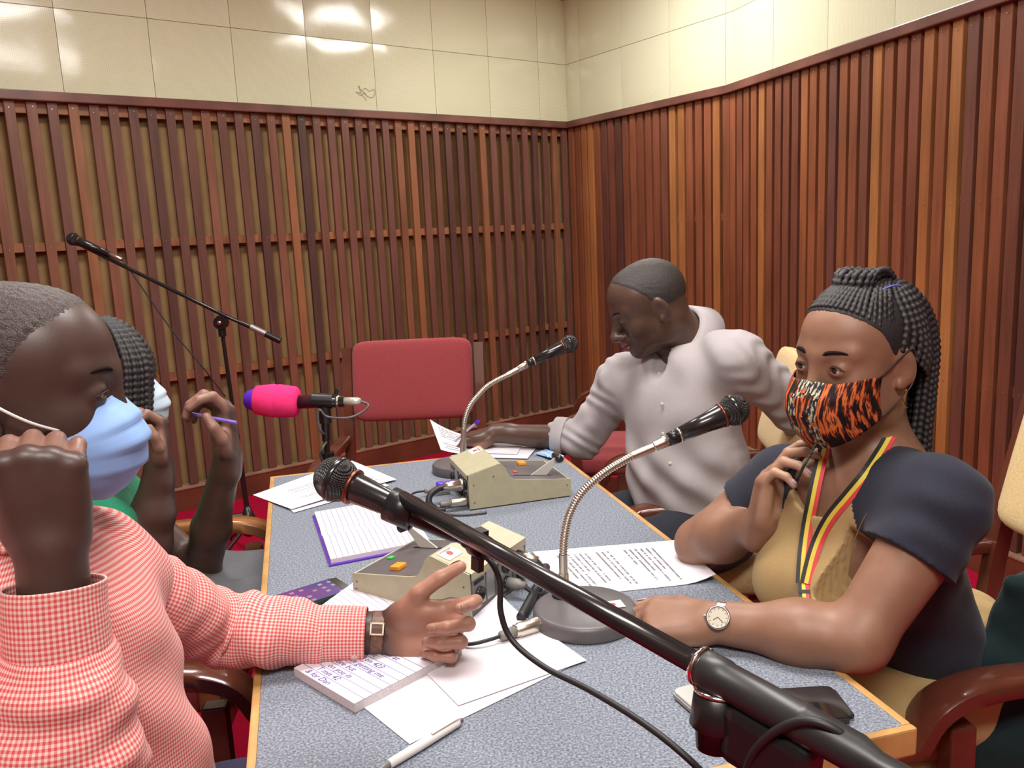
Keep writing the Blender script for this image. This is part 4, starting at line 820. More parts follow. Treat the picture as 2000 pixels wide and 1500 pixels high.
def np_obj(name, V, F, mats, parent, col=None, mi=None, uv=None, smooth=True):
    off = np.array(parent['_o']) if parent is not None and '_o' in parent else np.zeros(3)
    me = bpy.data.meshes.new(name); n = len(V); m = len(F); k = F.shape[1]
    me.vertices.add(n); me.vertices.foreach_set('co', (V - off).astype(np.float32).ravel()); me.loops.add(m * k); me.loops.foreach_set('vertex_index', F.astype(np.int32).ravel())
    me.polygons.add(m); me.polygons.foreach_set('loop_start', np.arange(0, m * k, k, dtype=np.int32)); me.polygons.foreach_set('loop_total', np.full(m, k, np.int32))
    if not isinstance(mats, (list, tuple)): mats = [mats]
    for q in mats: me.materials.append(q)
    me.update(calc_edges=True)
    me.polygons.foreach_set('use_smooth', np.full(m, smooth))
    if mi is not None: me.polygons.foreach_set('material_index', mi.astype(np.int32))
    if col is not None:
        at = me.color_attributes.new('Col', 'FLOAT_COLOR', 'POINT'); c4 = np.ones((n, 4), np.float32); c4[:, :3] = col; at.data.foreach_set('color', c4.ravel())
    if uv is not None:
        ul = me.uv_layers.new(name='UVMap'); ul.data.foreach_set('uv', uv[F.ravel()].astype(np.float32).ravel())
    me.update(); o = bpy.data.objects.new(name, me); COL.objects.link(o)
    if parent is not None:
        o.parent = parent
        if '_o' in parent: o['_o'] = [float(q) for q in parent['_o']]
    return o
# cheap smooth pseudo noise for cloth folds
def wob(P, seed, f):
    r = np.random.default_rng(seed); out = 0
    for i in range(4):
        d = r.normal(size=3); d /= np.linalg.norm(d); out = out + np.sin((P @ (d * f * (1 + 0.45 * i))).astype(np.float32) + r.uniform(0, 6.28) + 1.3 * np.sin(P @ (r.normal(size=3) * f * 0.5) + i)) / (1 + 0.5 * i)
    return out / 2.2
def hfr(o, f, u):
    """head / hand frame: origin, forward, up -> rows x,y(left),z"""
    f = nrm(f); u = np.array(u, float); u = nrm(u - f * (u @ f)); return (np.array(o, float), np.array([f, np.cross(u, f), u]))
def loc(fr, p): return fr[0] + np.array(p, float) @ fr[1]
def tolocal(fr, P): return (P - fr[0]) @ fr[1].T
# ---- head: x forward, y left, z up, origin between the ears at eye height; crown +.118, chin -.115
def head_items(fr, s=1.0, wide=1.0, nose=1.0, lips=True, ears=True, eyes=True, open_=0.0042, lid=0.0012, jaw=1.0, nx=0.0):
    it = []; O, R = fr
    def E(c, r, k=0.02, op='+', rot=None): it.append((op, ell(loc(fr, np.array(c) * s), np.array(r) * s, R if rot is None else rot @ R), k * s))
    def Cc(a, b2, r1, r2, k=0.015, op='+'): it.append((op, cap(loc(fr, np.array(a) * s), loc(fr, np.array(b2) * s), r1 * s, r2 * s), k * s))
    w = wide
    E((-0.018, 0, 0.032), (0.098, 0.076 * w, 0.086)); E((0.030, 0, 0.038), (0.058, 0.064 * w, 0.064), 0.03); E((0.030, 0, -0.025), (0.056, 0.060 * w, 0.075), 0.03)
    E((0.026, 0, -0.070), (0.056 * jaw, 0.054 * w, 0.042), 0.03); E((0.066, 0, -0.096), (0.020, 0.024, 0.018), 0.025)
    for y in (-1, 1):
        E((0.052, y * 0.043 * w, -0.026), (0.026, 0.020, 0.022), 0.025); Cc((0.083, y * 0.010, 0.022), (0.066, y * 0.046, 0.024), 0.0085, 0.008, 0.018)
        E((-0.005, y * 0.052 * w, -0.060), (0.028, 0.014, 0.035), 0.03)
    if eyes:
        for y in (-1, 1): E((0.0985, y * 0.0325, 0.002), (0.016, 0.0185, 0.0125), 0.012, '-')
        for y in (-1, 1):
            E((0.0768, y * 0.0325, 0.002), (0.0146, 0.0165, 0.0146), 0.006)
            q = math.radians(y * -16); rz = np.array([[math.cos(q), -math.sin(q), 0], [math.sin(q), math.cos(q), 0], [0, 0, 1]]).T
            E((0.0925, y * 0.0335, 0.002 - lid), (0.0095, 0.0118, open_), 0.0012, '-')
    Cc((0.086, 0, 0.012), (0.103 + 0.004 * nose - nx, 0, -0.030), 0.0075, 0.0105, 0.016); E((0.104 + 0.006 * nose - nx, 0, -0.036), (0.0125, 0.0135 * nose, 0.0105), 0.010)
    for y in (-1, 1): E((0.096 - nx, y * 0.0145 * nose, -0.0385), (0.0125, 0.0090, 0.0090), 0.008)
    if lips:
        E((0.088, 0, -0.052), (0.014, 0.024, 0.012), 0.015)
        E((0.0955, 0, -0.0595), (0.0105, 0.0235, 0.0062), 0.005); E((0.0935, 0, -0.0725), (0.0110, 0.0205, 0.0075), 0.005); it.append(('-', cap(loc(fr, A(0.1085, -0.026, -0.0657) * s), loc(fr, A(0.1085, 0.026, -0.0657) * s), 0.0034 * s), 0.004 * s))
    if ears:
        for y in (-1, 1):
            q = math.radians(-12); rot = np.array([[math.cos(q), 0, math.sin(q)], [0, 1, 0], [-math.sin(q), 0, math.cos(q)]]); tw = np.array([[0.94, y * -0.34, 0], [y * 0.34, 0.94, 0], [0, 0, 1]])
            E((-0.014, y * (0.077 * w), -0.004), (0.019, 0.0072, 0.031), 0.006, '+', tw @ rot); E((-0.006, y * (0.0845 * w), -0.004), (0.0105, 0.0065, 0.0185), 0.005, '-', tw @ rot)
            E((-0.007, y * 0.076 * w, -0.029), (0.0095, 0.0055, 0.0095), 0.005)
    return it
def eyes(parent, fr, s=1.0, look=(1, 0, -0.1), lid=0.0012, open_=0.0042, iris=(0.03, 0.015, 0.008)):
    """eyeballs with iris plus shaped lids"""
    M_EYE = mat('eye_white', (0.62, 0.56, 0.50), 0.15); M_IR = mat('iris_dark', iris, 0.08, spec=0.7)
    for y in (-1, 1):
        c = loc(fr, A(0.0768, y * 0.0325, 0.002) * s); b = MB(); r = 0.0122 * s; pr = [(-math.cos(a) * r, max(math.sin(a) * r, 1e-5)) for a in np.linspace(0, math.pi, 15)]
        d = nrm(np.array(look, float) @ fr[1]); b.lathe(pr, c, d, 20, 0); b.lathe([(math.cos(a) * r * 1.012, math.sin(a) * r * 1.012) for a in np.linspace(0.47, 0.01, 6)], c, d, 20, 1); b.build('eye', [M_EYE, M_IR], parent)
        b = MB(); zt = (0.002 - lid + open_ * 0.92)
        P = catmull([loc(fr, A(x, y * (0.0335 + dy), zz) * s) for x, dy, zz in ((0.0845, -0.0125, 0.002 - lid), (0.0905, -0.006, zt - open_ * 0.25), (0.0912, 0.001, zt), (0.0885, 0.008, zt - open_ * 0.35), (0.0835, 0.0135, 0.001 - lid))], 5)
        b.tube(P, np.interp(np.linspace(0, 1, len(P)), [0, 0.4, 1], [0.0004, 0.0011, 0.0008]) * s, 6); b.build('eyelashes', mat('lash_black', (0.012, 0.010, 0.010), 0.6), parent)
# ---- hand: x towards the fingers, y towards the thumb side, z out of the palm; origin at the wrist
FING = [(0.092, 0.0290, 0.043, 0.026, 0.022, 0.0092), (0.096, 0.0090, 0.047, 0.030, 0.023, 0.0095), (0.092, -0.0115, 0.043, 0.028, 0.022, 0.0090), (0.083, -0.0300, 0.034, 0.021, 0.019, 0.0080)]
def hand_frame(w, d, n):
    """wrist point, finger direction, palm normal; right: thumb side = n x d for a LEFT hand is mirrored by side"""
    d = nrm(d); n = np.array(n, float); n = nrm(n - d * (n @ d)); return np.array(w, float), d, n
def hand_items(w, d, n, thumb_side, curls, spread=(0.10, 0.03, -0.05, -0.12), thumb=((0.022, 0.026, 0.010), (0.052, 0.050, 0.018), (0.080, 0.060, 0.020), (0.104, 0.064, 0.020)), s=1.0, wr=0.027):
    """curls: per finger three bend angles (rad) towards the palm; thumb_side: world vector roughly towards the thumb. returns items, nails"""
    w, d, n = hand_frame(w, d, n); y = np.array(thumb_side, float); y = y - d * (y @ d) - n * (y @ n); y = nrm(y); Rm = np.array([d, y, n]); L = lambda p: w + (np.array(p, float) * s) @ Rm
    it = []; nails = []; k = 0.010 * s
    it.append(('+', fcap(L((-0.03, 0, 0)), L((0.012, 0, 0)), wr * s, wr * s, n, 0.72), 0.02))
    for i, (bx, by, l1, l2, l3, r) in enumerate(FING): it.append(('+', cap(L((0.012, by * 0.55, 0.001)), L((bx, by, 0.0)), 0.0155 * s, 0.0125 * s), 0.014 * s))
    it.append(('+', ell(L((0.042, 0.026, 0.010)), A(0.034, 0.017, 0.015) * s, Rm), 0.014 * s)); it.append(('+', ell(L((0.040, -0.024, 0.008)), A(0.036, 0.014, 0.013) * s, Rm), 0.014 * s))
    it.append(('+', ell(L((0.055, 0, 0.0)), A(0.040, 0.036, 0.013) * s, Rm), 0.012 * s))
    for i, (bx, by, l1, l2, l3, r) in enumerate(FING):
        p = A(bx, by, 0); a = 0.0; sp = spread[i]
        for j, l in enumerate((l1, l2, l3)):
            a += curls[i][j]; dr = A(math.cos(a) * math.cos(sp), math.cos(a) * math.sin(sp), math.sin(a)); q = p + dr * l; r0 = r * (1.12, 1.0, 0.92)[j]; r1 = r * (1.0, 0.92, 0.78)[j]
            it.append(('+', cap(L(p), L(q), r0 * s, r1 * s), (0.006 if j == 0 else 0.003) * s))
            if j == 2:
                nn = A(math.sin(a) * math.cos(sp), math.sin(a) * math.sin(sp), -math.cos(a)); nails.append((L(q - dr * 0.004 + nn * r1 * 0.78), dr @ Rm, nn @ Rm, r1 * s))
            p = q
    T = [np.array(t, float) for t in thumb]; rr = (0.0145, 0.0115, 0.0105, 0.0085)
    for j in range(3): it.append(('+', cap(L(T[j]), L(T[j + 1]), rr[j] * s, rr[j + 1] * s), (0.012, 0.005, 0.004)[j] * s))
    dr = nrm(T[3] - T[2]); nn = nrm(A(0, 0.75, -0.66) - dr * (A(0, 0.75, -0.66) @ dr)); nails.append((L(T[3] - dr * 0.005 + nn * 0.0066), dr @ Rm, nn @ Rm, 0.0098 * s))
    return it, nails, (w, Rm, s)
def add_nails(parent, nails, m):
    for c, d, n, r in nails:
        b = MB(); y = np.cross(n, d); V = []; F = []
        for j in range(5):
            for i in range(7):
                u = (i / 6 - 0.5) * 2; v = (j / 4 - 0.5) * 2; V.append(c + y * u * r * 0.72 * math.sqrt(max(0.0, 1 - (abs(v) ** 3) * 0.5)) + d * v * r * 0.85 + n * (r * 0.26 * (1 - u * u)) - n * 0.0004 * v * v)
        b.add(V, [(j * 7 + i, j * 7 + i + 1, (j + 1) * 7 + i + 1, (j + 1) * 7 + i) for j in range(4) for i in range(6)], 0, True); o = b.build('nail', m, parent); sm = o.modifiers.new('thickness', 'SOLIDIFY'); sm.thickness = 0.0008
def skin_mat(name, col, rough=0.42):
    g = NT(name, rough=rough, spec=0.45); a = g.n('Attribute', attribute_name='Col')
    n = g.noise(g.tc.outputs['Object'], 38.0, 3.0); n2 = g.noise(g.tc.outputs['Object'], 420.0, 2.0)
    mx = g.n('VectorMath', operation='MULTIPLY'); g.put(mx.inputs[0], a.outputs['Color']); g.put(mx.inputs[1], g.math('MULTIPLY_ADD', n, 0.35, 0.82)); g.base(mx.outputs[0])
    g.b.inputs['Subsurface Weight'].default_value = 0.06; g.b.inputs['Subsurface Radius'].default_value = (0.008, 0.003, 0.0015); g.b.inputs['Subsurface Scale'].default_value = 1.0
    g.bump(n2, 0.12, 0.0008); return g.m
def paint(V, base, spots):
    """spots: (centre, radius, colour, softness) blended over the base colour"""
    c = np.tile(np.array(base, float), (len(V), 1))
    for p, r, q, so in spots:
        if callable(p): w = p(V)
        else: w = np.clip((r - np.linalg.norm(V - p, axis=1)) / (r * so) , 0, 1)
        c = c * (1 - w[:, None]) + np.array(q, float) * w[:, None]
    return c
def cloth_mat(name, a, c2, sc=900.0, rough=0.85, bumps=0.3):
    g = NT(name, rough=rough, spec=0.2, sheen=0.1); n = g.noise(g.tc.outputs['Object'], sc, 2.0); n2 = g.noise(g.tc.outputs['Object'], 14.0, 3.0); g.base(g.mix(g.math('MULTIPLY', n2, 0.4), g.ramp(n, [(0.3, a), (0.7, c2)]), a))
    g.bump(n, bumps, 0.0008); return g.m
# ================================================================== PEOPLE
def azf(az, pit): a, p = math.radians(az), math.radians(pit); return A(math.cos(a) * math.cos(p), math.sin(a) * math.cos(p), -math.sin(p))
def palm_w(hf, items, lo=0.002, hi=0.009):
    w, Rm, s = hf
    def f(V):
        L = (V - w) @ Rm.T / s; d = np.full(len(V), 1.0)
        near = np.linalg.norm(V - w, axis=1) < 0.24; k = np.nonzero(near)[0]; e = np.full(len(k), 1.0)
        for o, q, kk in items: e = combine(e, prim(q, V[k]), o, kk)
        d[k] = e
        return np.where(d < 0.004, np.clip((L[:, 2] - lo) / (hi - lo), 0, 1) * np.clip((L[:, 0] + 0.0) / 0.03, 0, 1), 0)
    return f
def lips_spots(fr, s, col): return [(lambda V, c=c, r=r: np.clip(1.25 - np.sqrt((((V - loc(fr, A(*c) * s)) @ fr[1].T / (A(*r) * s)) ** 2).sum(1)), 0, 0.25) * 4, 0, col, 1) for c, r in (((0.099, 0, -0.0595), (0.014, 0.024, 0.0072)), ((0.097, 0, -0.0725), (0.014, 0.021, 0.0085)))]
def brow(parent, fr, s, m, th=0.0032):
    for y in (-1, 1):
        b = MB(); P = catmull([loc(fr, A(*p) * s) for p in ((0.0925, y * 0.013, 0.0225), (0.0905, y * 0.027, 0.0280), (0.0825, y * 0.043, 0.0275), (0.0725, y * 0.052, 0.022))], 5); b.tube(P, np.interp(np.linspace(0, 1, len(P)), [0, 0.3, 1], [th * 0.8, th, th * 0.3]), 6); b.build('eyebrow', m, parent)
def hair_cap(parent, fr, s, w, m, line, th=0.004, h=0.003, bump=0.0008, soft=0.0):
    """close hair over the skull, cut at line(x, y) = lowest z in head coordinates"""
    it = [('+', ell(loc(fr, A(-0.018, 0, 0.032) * s), (A(0.098, 0.076 * w, 0.086) + th) * s, fr[1]), 0.0), ('+', ell(loc(fr, A(0.030, 0, 0.038) * s), (A(0.058, 0.064 * w, 0.064) + th) * s, fr[1]), 0.03 * s)]
    def post(P, D):
        L = ((P - fr[0]) @ fr[1].T.astype(np.float32)) / s; z0 = line(L[..., 0], L[..., 1]); D = D + 0.0042 * (1 - np.clip((L[..., 2] - z0) / soft, 0, 1)) if soft > 0 else D; return np.maximum(D, (z0 - L[..., 2]) * s * 0.8)
    V, F = sdf_mesh(it, h, post=post, disp=(lambda P: bump * wob(P, 5, 800)) if bump else None, dmax=0.002); return np_obj('hair', V, F, m, parent)
def braid(pts, r, m=6, n=7, tw=0.0105, amp=0.22):
    P = catmull(pts, m); L = np.concatenate([[0], np.cumsum(np.linalg.norm(np.diff(P, axis=0), axis=1))]); N = max(12, int(L[-1] / (tw / 4))); s = np.linspace(0, L[-1], N); Q = np.stack([np.interp(s, L, P[:, k]) for k in range(3)], 1)
    R = r * (1 + amp * np.sin(s / tw * 2 * math.pi)) * np.interp(s / L[-1], [0, 0.06, 0.9, 1], [0.7, 1, 1, 0.5]); return sweep(Q, R, n)
def surgical_mask(parent, fr, s, m, ext=0.0, loops=True, ear_l=True, top=-0.004):
    nu, nv = 36, 26; V = []
    for j in range(nv + 1):
        v = j / nv
        for i in range(nu + 1):
            ph = (i / nu - 0.5) * 2 * 1.32; cs = math.cos(ph); sn = math.sin(ph)
            zt = top - 0.034 * (1 - max(cs, 0) ** 1.1); zb = -0.118 + 0.020 * (1 - cs); z = zt * (1 - v) + zb * v
            a = np.interp(v, [0, 0.2, 0.42, 0.7, 0.9, 1], [0.070, 0.090, 0.101, 0.095, 0.078, 0.062]) + ext; bw = np.interp(v, [0, 0.3, 0.7, 1], [0.064, 0.067, 0.064, 0.054])
            pl = 0.0042 * (((v * 4.2) % 1.0) - 0.5) * (0.3 + 0.7 * cs) if 0.15 < v < 0.85 else 0
            x = 0.032 + (a + pl) * max(cs, 0) ** 0.62 - 0.012 * (1 - cs); y = bw * math.copysign(abs(sn) ** 0.85, sn); V.append(loc(fr, A(x, y, z) * s))
    F = [(j * (nu + 1) + i, j * (nu + 1) + i + 1, (j + 1) * (nu + 1) + i + 1, (j + 1) * (nu + 1) + i) for j in range(nv) for i in range(nu)]
    b = MB(); b.add(V, F, 0, True); o = b.build('face_mask', m, parent); sd = o.modifiers.new('thickness', 'SOLIDIFY'); sd.thickness = 0.0014
    b = MB(); P = [V[i] + (V[i] - fr[0]) * 0.012 for i in range(nu + 1)]; P2 = [V[(nu + 1) * 2 + i] + (V[(nu + 1) * 2 + i] - fr[0]) * 0.010 for i in range(nu + 1)]; b.tube(P, 0.0011, 6); b.tube(P2, 0.0008, 6); b.build('mask_binding', mat('mask_edge', (0.42, 0.58, 0.86), 0.7), o)
    if loops:
        for y in (-1, 1):
            e1 = A(-0.026, y * 0.083, 0.022); e2 = A(-0.030, y * 0.082, -0.028); i = nu if y > 0 else 0
            c1 = (np.array(V[i]) - fr[0]) @ fr[1].T / s; c2 = (np.array(V[(nu + 1) * (nv - 1) + i]) - fr[0]) @ fr[1].T / s
            b = MB(); b.tube(catmull([loc(fr, p * s) for p in (c1 + A(0.004, y * 0.004, 0), c1 * 0.75 + e1 * 0.25 + A(0, y * 0.014, 0), c1 * 0.4 + e1 * 0.6 + A(0, y * 0.015, 0), e1, A(-0.036, y * 0.078, -0.004), e2, c2 * 0.4 + e2 * 0.6 + A(0, y * 0.015, 0), c2 * 0.75 + e2 * 0.25 + A(0, y * 0.014, 0), c2 + A(0.004, y * 0.004, 0))], 6), 0.0018, 6); b.build('ear_loop', M_LOOP, o)
    return o
def gingham():
    g = NT('red_gingham', rough=0.85, spec=0.2, sheen=0.1); u, v, _ = g.sep(g.tc.outputs['UV']); per = 1 / 0.0052
    st = lambda x: g.math('GREATER_THAN', g.math('FRACT', g.math('MULTIPLY', x, per)), 0.5)
    c = g.math('MULTIPLY', g.math('ADD', st(u), st(v)), 0.5); n = g.noise(g.tc.outputs['Object'], 12.0, 3.0)
    g.base(g.ramp(c, [(0.0, (0.78, 0.60, 0.54)), (0.5, (0.73, 0.27, 0.25)), (1.0, (0.60, 0.085, 0.095))])); g.bump(c, 0.12, 0.0006); return g.m
M_GING = gingham(); M_BROW = mat('brow_hair', (0.016, 0.011, 0.010), 0.9, spec=0.1, noise=(800, 0.5))
M_HAIRB = mat('black_hair', (0.022, 0.018, 0.020), 0.55, noise=(300, 0.5), bump=(900, 0.6, 0.002)); M_BRAID = mat('braided_hair', (0.020, 0.017, 0.019), 0.42, noise=(500, 0.4), bump=(1200, 0.5, 0.0015))
def sleeve(parent, name, pts, rad, m, n=56, folds=0.05, seed=1, ref=None, res=14, ell_=None, caps=False):
    P = catmull(pts, res); R = np.interp(np.linspace(0, 1, len(P)), np.linspace(0, 1, len(rad)), rad); r = np.random.default_rng(seed); ph = r.uniform(0, 6.28, 6)
    def dsp(L, a):
        q = np.sin(L * 95 + 2.2 * np.sin(a + ph[0]) + ph[1]) * 0.55 + np.sin(L * 160 + 1.6 * np.sin(2 * a + ph[2]) + ph[3]) * 0.35 + 0.35 * np.sin(3 * a + ph[4] + L * 30)
        return 1 + folds * q
    V, F, U = sweep(P, R, n, caps=caps, ref=ref, disp=dsp, ell=ell_); b = MB()
    # seam column duplicated so the check runs on without a jump
    b.add(V, F, 0, True, U)
    for fi in list(b.uv):
        q = b.uv[fi]; vs_ = [p[1] for p in q]
        if max(vs_) - min(vs_) > 0.5 * 2 * math.pi * float(R.mean()): b.uv[fi] = [(p[0], p[1] + (2 * math.pi * float(R.mean()) if p[1] < 0.3 * max(vs_) else 0)) for p in q]
    o = b.build(name, m, parent); sd = o.modifiers.new('thickness', 'SOLIDIFY'); sd.thickness = 0.002; sd.offset = -1; return o

# ------------------------------------------------------------------ the man in the red gingham shirt
def person_a():
    Cs = (0.072, 0.039, 0.032); t = thing('person', 'man in a red gingham shirt and blue mask, left arm stretched across the table', 'person', (-0.66, 0.98, 0), world=True)
    s = 1.05; fr = hfr(dp(50, 766, 0.945), azf(11, 3), (0, 0, 1)); M = skin_mat('skin_gingham_man', Cs)
    nbase = A(-0.585, 0.90, 1.075); SL = dp(185, 1085, 1.00); SR = A(-0.69, 0.70, 1.03); EL = dp(438, 1228, 1.17); WL = dp(757, 1238, 1.19); ER = dp(120, 1650, 0.77); WR = dp(100, 1078, 0.805)
    it = head_items(fr, s, lips=False, nose=1.0, nx=0.012)
    it += [('+', cap(loc(fr, A(-0.028, 0, -0.05)), nbase + A(-0.01, 0, -0.04), 0.060, 0.062), 0.03), ('+', cap(nbase + A(0, 0, -0.06), A(-0.56, 0.89, 0.70), 0.06), 0.03)]
    for S, E_, W in ((SL, EL, WL), (SR, ER, WR)): it += [('+', cap(nbase + A(0, 0, -0.06), S, 0.04, 0.035), 0.02), ('+', cap(S, E_, 0.040, 0.036), 0.02), ('+', cap(E_, W, 0.036, 0.0265), 0.02)]
    hl, nl, hfl = hand_items(WL, dp(952, 1222, 1.175) - WL, (-0.12, -0.93, 0.30), (0, 0, 1), [(0.45, 1.15, 0.65), (1.0, 1.60, 0.75), (1.15, 1.65, 0.80), (1.25, 1.65, 0.80)], spread=(0.16, 0.02, -0.08, -0.16), thumb=((0.022, 0.026, 0.010), (0.052, 0.052, 0.016), (0.084, 0.070, 0.014), (0.112, 0.082, 0.012)), s=1.10, wr=0.026)
    hr, nr, hfr_ = hand_items(WR, A(0.02, -0.03, 1), (-0.35, 0.92, 0.0), (-0.9, -0.4, 0), [(1.35, 1.55, 0.9), (1.40, 1.6, 0.9), (1.35, 1.6, 0.9), (1.15, 1.5, 0.9)], thumb=((0.02, 0.026, 0.014), (0.05, 0.042, 0.026), (0.080, 0.040, 0.036), (0.102, 0.030, 0.046)), s=1.03)
    it += hl + hr
    V, F = sdf_mesh(it, 0.0026); V = smooth_v(V, F, 1)
    col = paint(V, Cs, [(palm_w(hfl, hl), 0, (0.40, 0.20, 0.14), 1), (palm_w(hfr_, hr), 0, (0.22, 0.11, 0.08), 1)])
    np_obj('body', V, F, M, t, col=col); add_nails(t, nl + nr, mat('nail_tan', (0.36, 0.19, 0.14), 0.35))
    eyes(t, fr, s, (1, 0.1, -0.15), open_=0.0040); brow(t, fr, s, M_BROW)
    def line(x, y): return np.interp(x, [-0.12, -0.06, -0.03, 0.0, 0.02, 0.045, 0.07, 0.09], [-0.055, -0.045, -0.01, -0.005, 0.040, 0.062, 0.084, 0.10]) + 0 * y
    hair_cap(t, fr, s, 1.0, mat('cropped_hair_grey', (0.060, 0.041, 0.039), 0.48, spec=0.5, noise=(420, 0.55), bump=(650, 0.7, 0.003)), line, 0.0016, 0.0026, 0.0012, soft=0.03)
    surgical_mask(t, fr, s, mat('mask_blue_worn', (0.27, 0.44, 0.80), 0.75, noise=(40, 0.05)), -0.012)
    # shirt
    sh = empty('shirt'); sh.parent = t; sh['_o'] = list(t['_o'])
    up = A(0, 0, 1); left = nrm(A(*(SL - SR)[:2], 0)); fac = np.cross(left, up); ctr = A(-0.528, 0.895, 0)
    it = [('+', fcap(ctr + A(0, 0, 0.56), ctr + A(-0.02, 0, 0.90), 0.175, 0.150, fac, 0.80), 0.0), ('+', cap(SL + A(-0.01, -0.01, -0.008), SR, 0.058, 0.062), 0.06), ('+', cap(nbase + A(0, 0, -0.02), nbase + A(0, 0, -0.10), 0.068, 0.10), 0.06), ('+', cap(SL, SL * 0.72 + EL * 0.28, 0.052, 0.048), 0.04), ('+', cap(SR, SR * 0.7 + ER * 0.3, 0.07, 0.066), 0.05),
          ('-', cap(nbase + A(0, 0, -0.02), nbase + A(0.0, 0, 0.20), 0.058, 0.066), 0.008)]
    def dsp(P):
        q = P - ctr; z = q[..., 2]; a = np.arctan2(q @ left, q @ fac); return (0.0055 * np.sin(a * 5 + z * 34 + 1.5 * np.sin(z * 14)) * np.clip((1.02 - z) * 4, 0, 1) + 0.003 * wob(P, 3, 30)).astype(np.float32)
    V, F = sdf_mesh(it, 0.0055, disp=dsp, dmax=0.008); V = smooth_v(V, F, 1)
    q = V - ctr; uv = np.stack([np.arctan2(q @ left, q @ fac) * 0.17, V[:, 2] + 0.35 * np.abs(q @ left) * 0.2], 1); np_obj('shirt_body', V, F, M_GING, sh, uv=uv)
    fwd = nrm(WL - EL); c0 = dp(628, 1239, 1.183); c1 = dp(716, 1239, 1.188)
    sleeve(sh, 'sleeve', [SL + A(-0.03, -0.04, 0.015), SL * 0.5 + EL * 0.5 + A(-0.004, 0.0, -0.006), EL + A(-0.012, 0, 0.004), EL * 0.5 + c0 * 0.5, c0 + fwd * 0.006], [0.052, 0.052, 0.053, 0.055, 0.055, 0.050, 0.044], M_GING, folds=0.085, seed=4, res=18)
    sleeve(sh, 'cuff', [c0, c0 * 0.5 + c1 * 0.5, c1], [0.0435, 0.0425, 0.0415], M_GING, folds=0.012, seed=5)
    bb = MB(); bp = dp(692, 1284, 1.150); bb.lathe([(0, 0.0052), (0.0016, 0.0052), (0.002, 0.004)], bp, A(0.1, -0.9, -0.3), 16); bb.build('button', mat('pink_button', (0.75, 0.45, 0.42), 0.3), sh)
    d0, d1 = dp(112, 1262, 0.792), dp(106, 1140, 0.803)
    sleeve(sh, 'sleeve', [SR + A(0, 0.0, 0.02), SR * 0.4 + ER * 0.6, ER + A(0.01, 0, -0.015), ER * 0.72 + d0 * 0.28, ER * 0.3 + d0 * 0.7, d0], [0.072, 0.074, 0.076, 0.080, 0.082, 0.070, 0.052], M_GING, folds=0.07, seed=8, res=14)
    sleeve(sh, 'cuff', [d0 + A(0, 0, -0.012), d0 * 0.5 + d1 * 0.5, d1], [0.050, 0.0485, 0.0475], M_GING, folds=0.012, seed=6)
    b = MB(); P = catmull([nbase + A(math.cos(a) * 0.068, math.sin(a) * 0.068, 0.005 - 0.018 * math.cos(a)) for a in np.linspace(0.2, 2 * math.pi - 0.2, 12)], 4); v, f, u = sweep(P, 0.020, 14, ell=(1, 0.30)); b.add(v, f, 0, True, u); b.build('collar', M_GING, sh)
    # chest pocket and placket
    pk = MB(); c = dp(262, 1130, 0.945); n_ = fac
    # trousers
    tr = cloth_mat('blue_trousers', (0.055, 0.055, 0.13), (0.10, 0.10, 0.21))
    it = [('+', ell(A(-0.64, 0.95, 0.545), (0.17, 0.19, 0.11)), 0), ('+', cap(A(-0.60, 1.02, 0.555), A(-0.22, 1.22, 0.545), 0.088, 0.066), 0.05), ('+', cap(A(-0.60, 0.86, 0.555), A(-0.20, 0.98, 0.545), 0.088, 0.066), 0.05), ('+', cap(A(-0.22, 1.22, 0.54), A(-0.24, 1.20, 0.10), 0.064, 0.050), 0.03), ('+', cap(A(-0.20, 0.98, 0.54), A(-0.22, 0.98, 0.10), 0.064, 0.050), 0.03)]
    V, F = sdf_mesh(it, 0.011, disp=lambda P: (0.004 * wob(P, 9, 40)).astype(np.float32), dmax=0.006); np_obj('trousers', V, F, tr, t)
    for y, x in ((1.20, -0.24), (0.98, -0.22)):
        it = [('+', cap(A(x - 0.04, y, 0.045), A(x + 0.16, y, 0.035), 0.044, 0.034), 0)]; V, F = sdf_mesh(it + [('i', half((0, 0, 0.002), (0, 0, -1)), 0)], 0.007); np_obj('shoe', V, F, mat('black_leather', (0.02, 0.018, 0.018), 0.35), t)
    # wrist watch seen from the strap side
    wt = empty('wrist_watch'); wt.parent = t; wt['_o'] = list(t['_o']); wc = dp(738, 1236, 1.1885); ax = nrm(WL - EL); x, y, z = frame_z(ax); b = MB(); n = 40; V = []
    for i in range(n):
        a = 2 * math.pi * i / n
        for (dx, dr) in ((-0.0095, 0.0), (-0.0085, 0.0016), (0.0085, 0.0016), (0.0095, 0.0), (0.0085, -0.001), (-0.0085, -0.001)): r = 0.0310 + dr; V.append(wc + ax * dx + x * math.cos(a) * r + y * math.sin(a) * r)
    b.add(V, [(i * 6 + k, i * 6 + (k + 1) % 6, ((i + 1) % n) * 6 + (k + 1) % 6, ((i + 1) % n) * 6 + k) for i in range(n) for k in range(6)], 0, False); b.build('strap', mat('brown_leather', (0.16, 0.075, 0.045), 0.5, noise=(120, 0.4), bump=(300, 0.5, 0.001)), wt)
    dcam = nrm(CAMP - wc); dcam = nrm(dcam - ax * (dcam @ ax)); ty_ = np.cross(ax, dcam); bc = wc + dcam * 0.0335 + np.cross(dcam, ax) * 0.002
    b = MB(); 
    for q in (-1, 1): b.box(bc + ty_ * 0.008 * q + up * 0.004, (0.019, 0.0022, 0.002), [ax, ty_, dcam])
    for q in (-1, 1): b.box(bc + ax * 0.009 * q + up * 0.004, (0.0022, 0.018, 0.002), [ax, ty_, dcam])
    b.build('buckle', M_STEEL, wt)
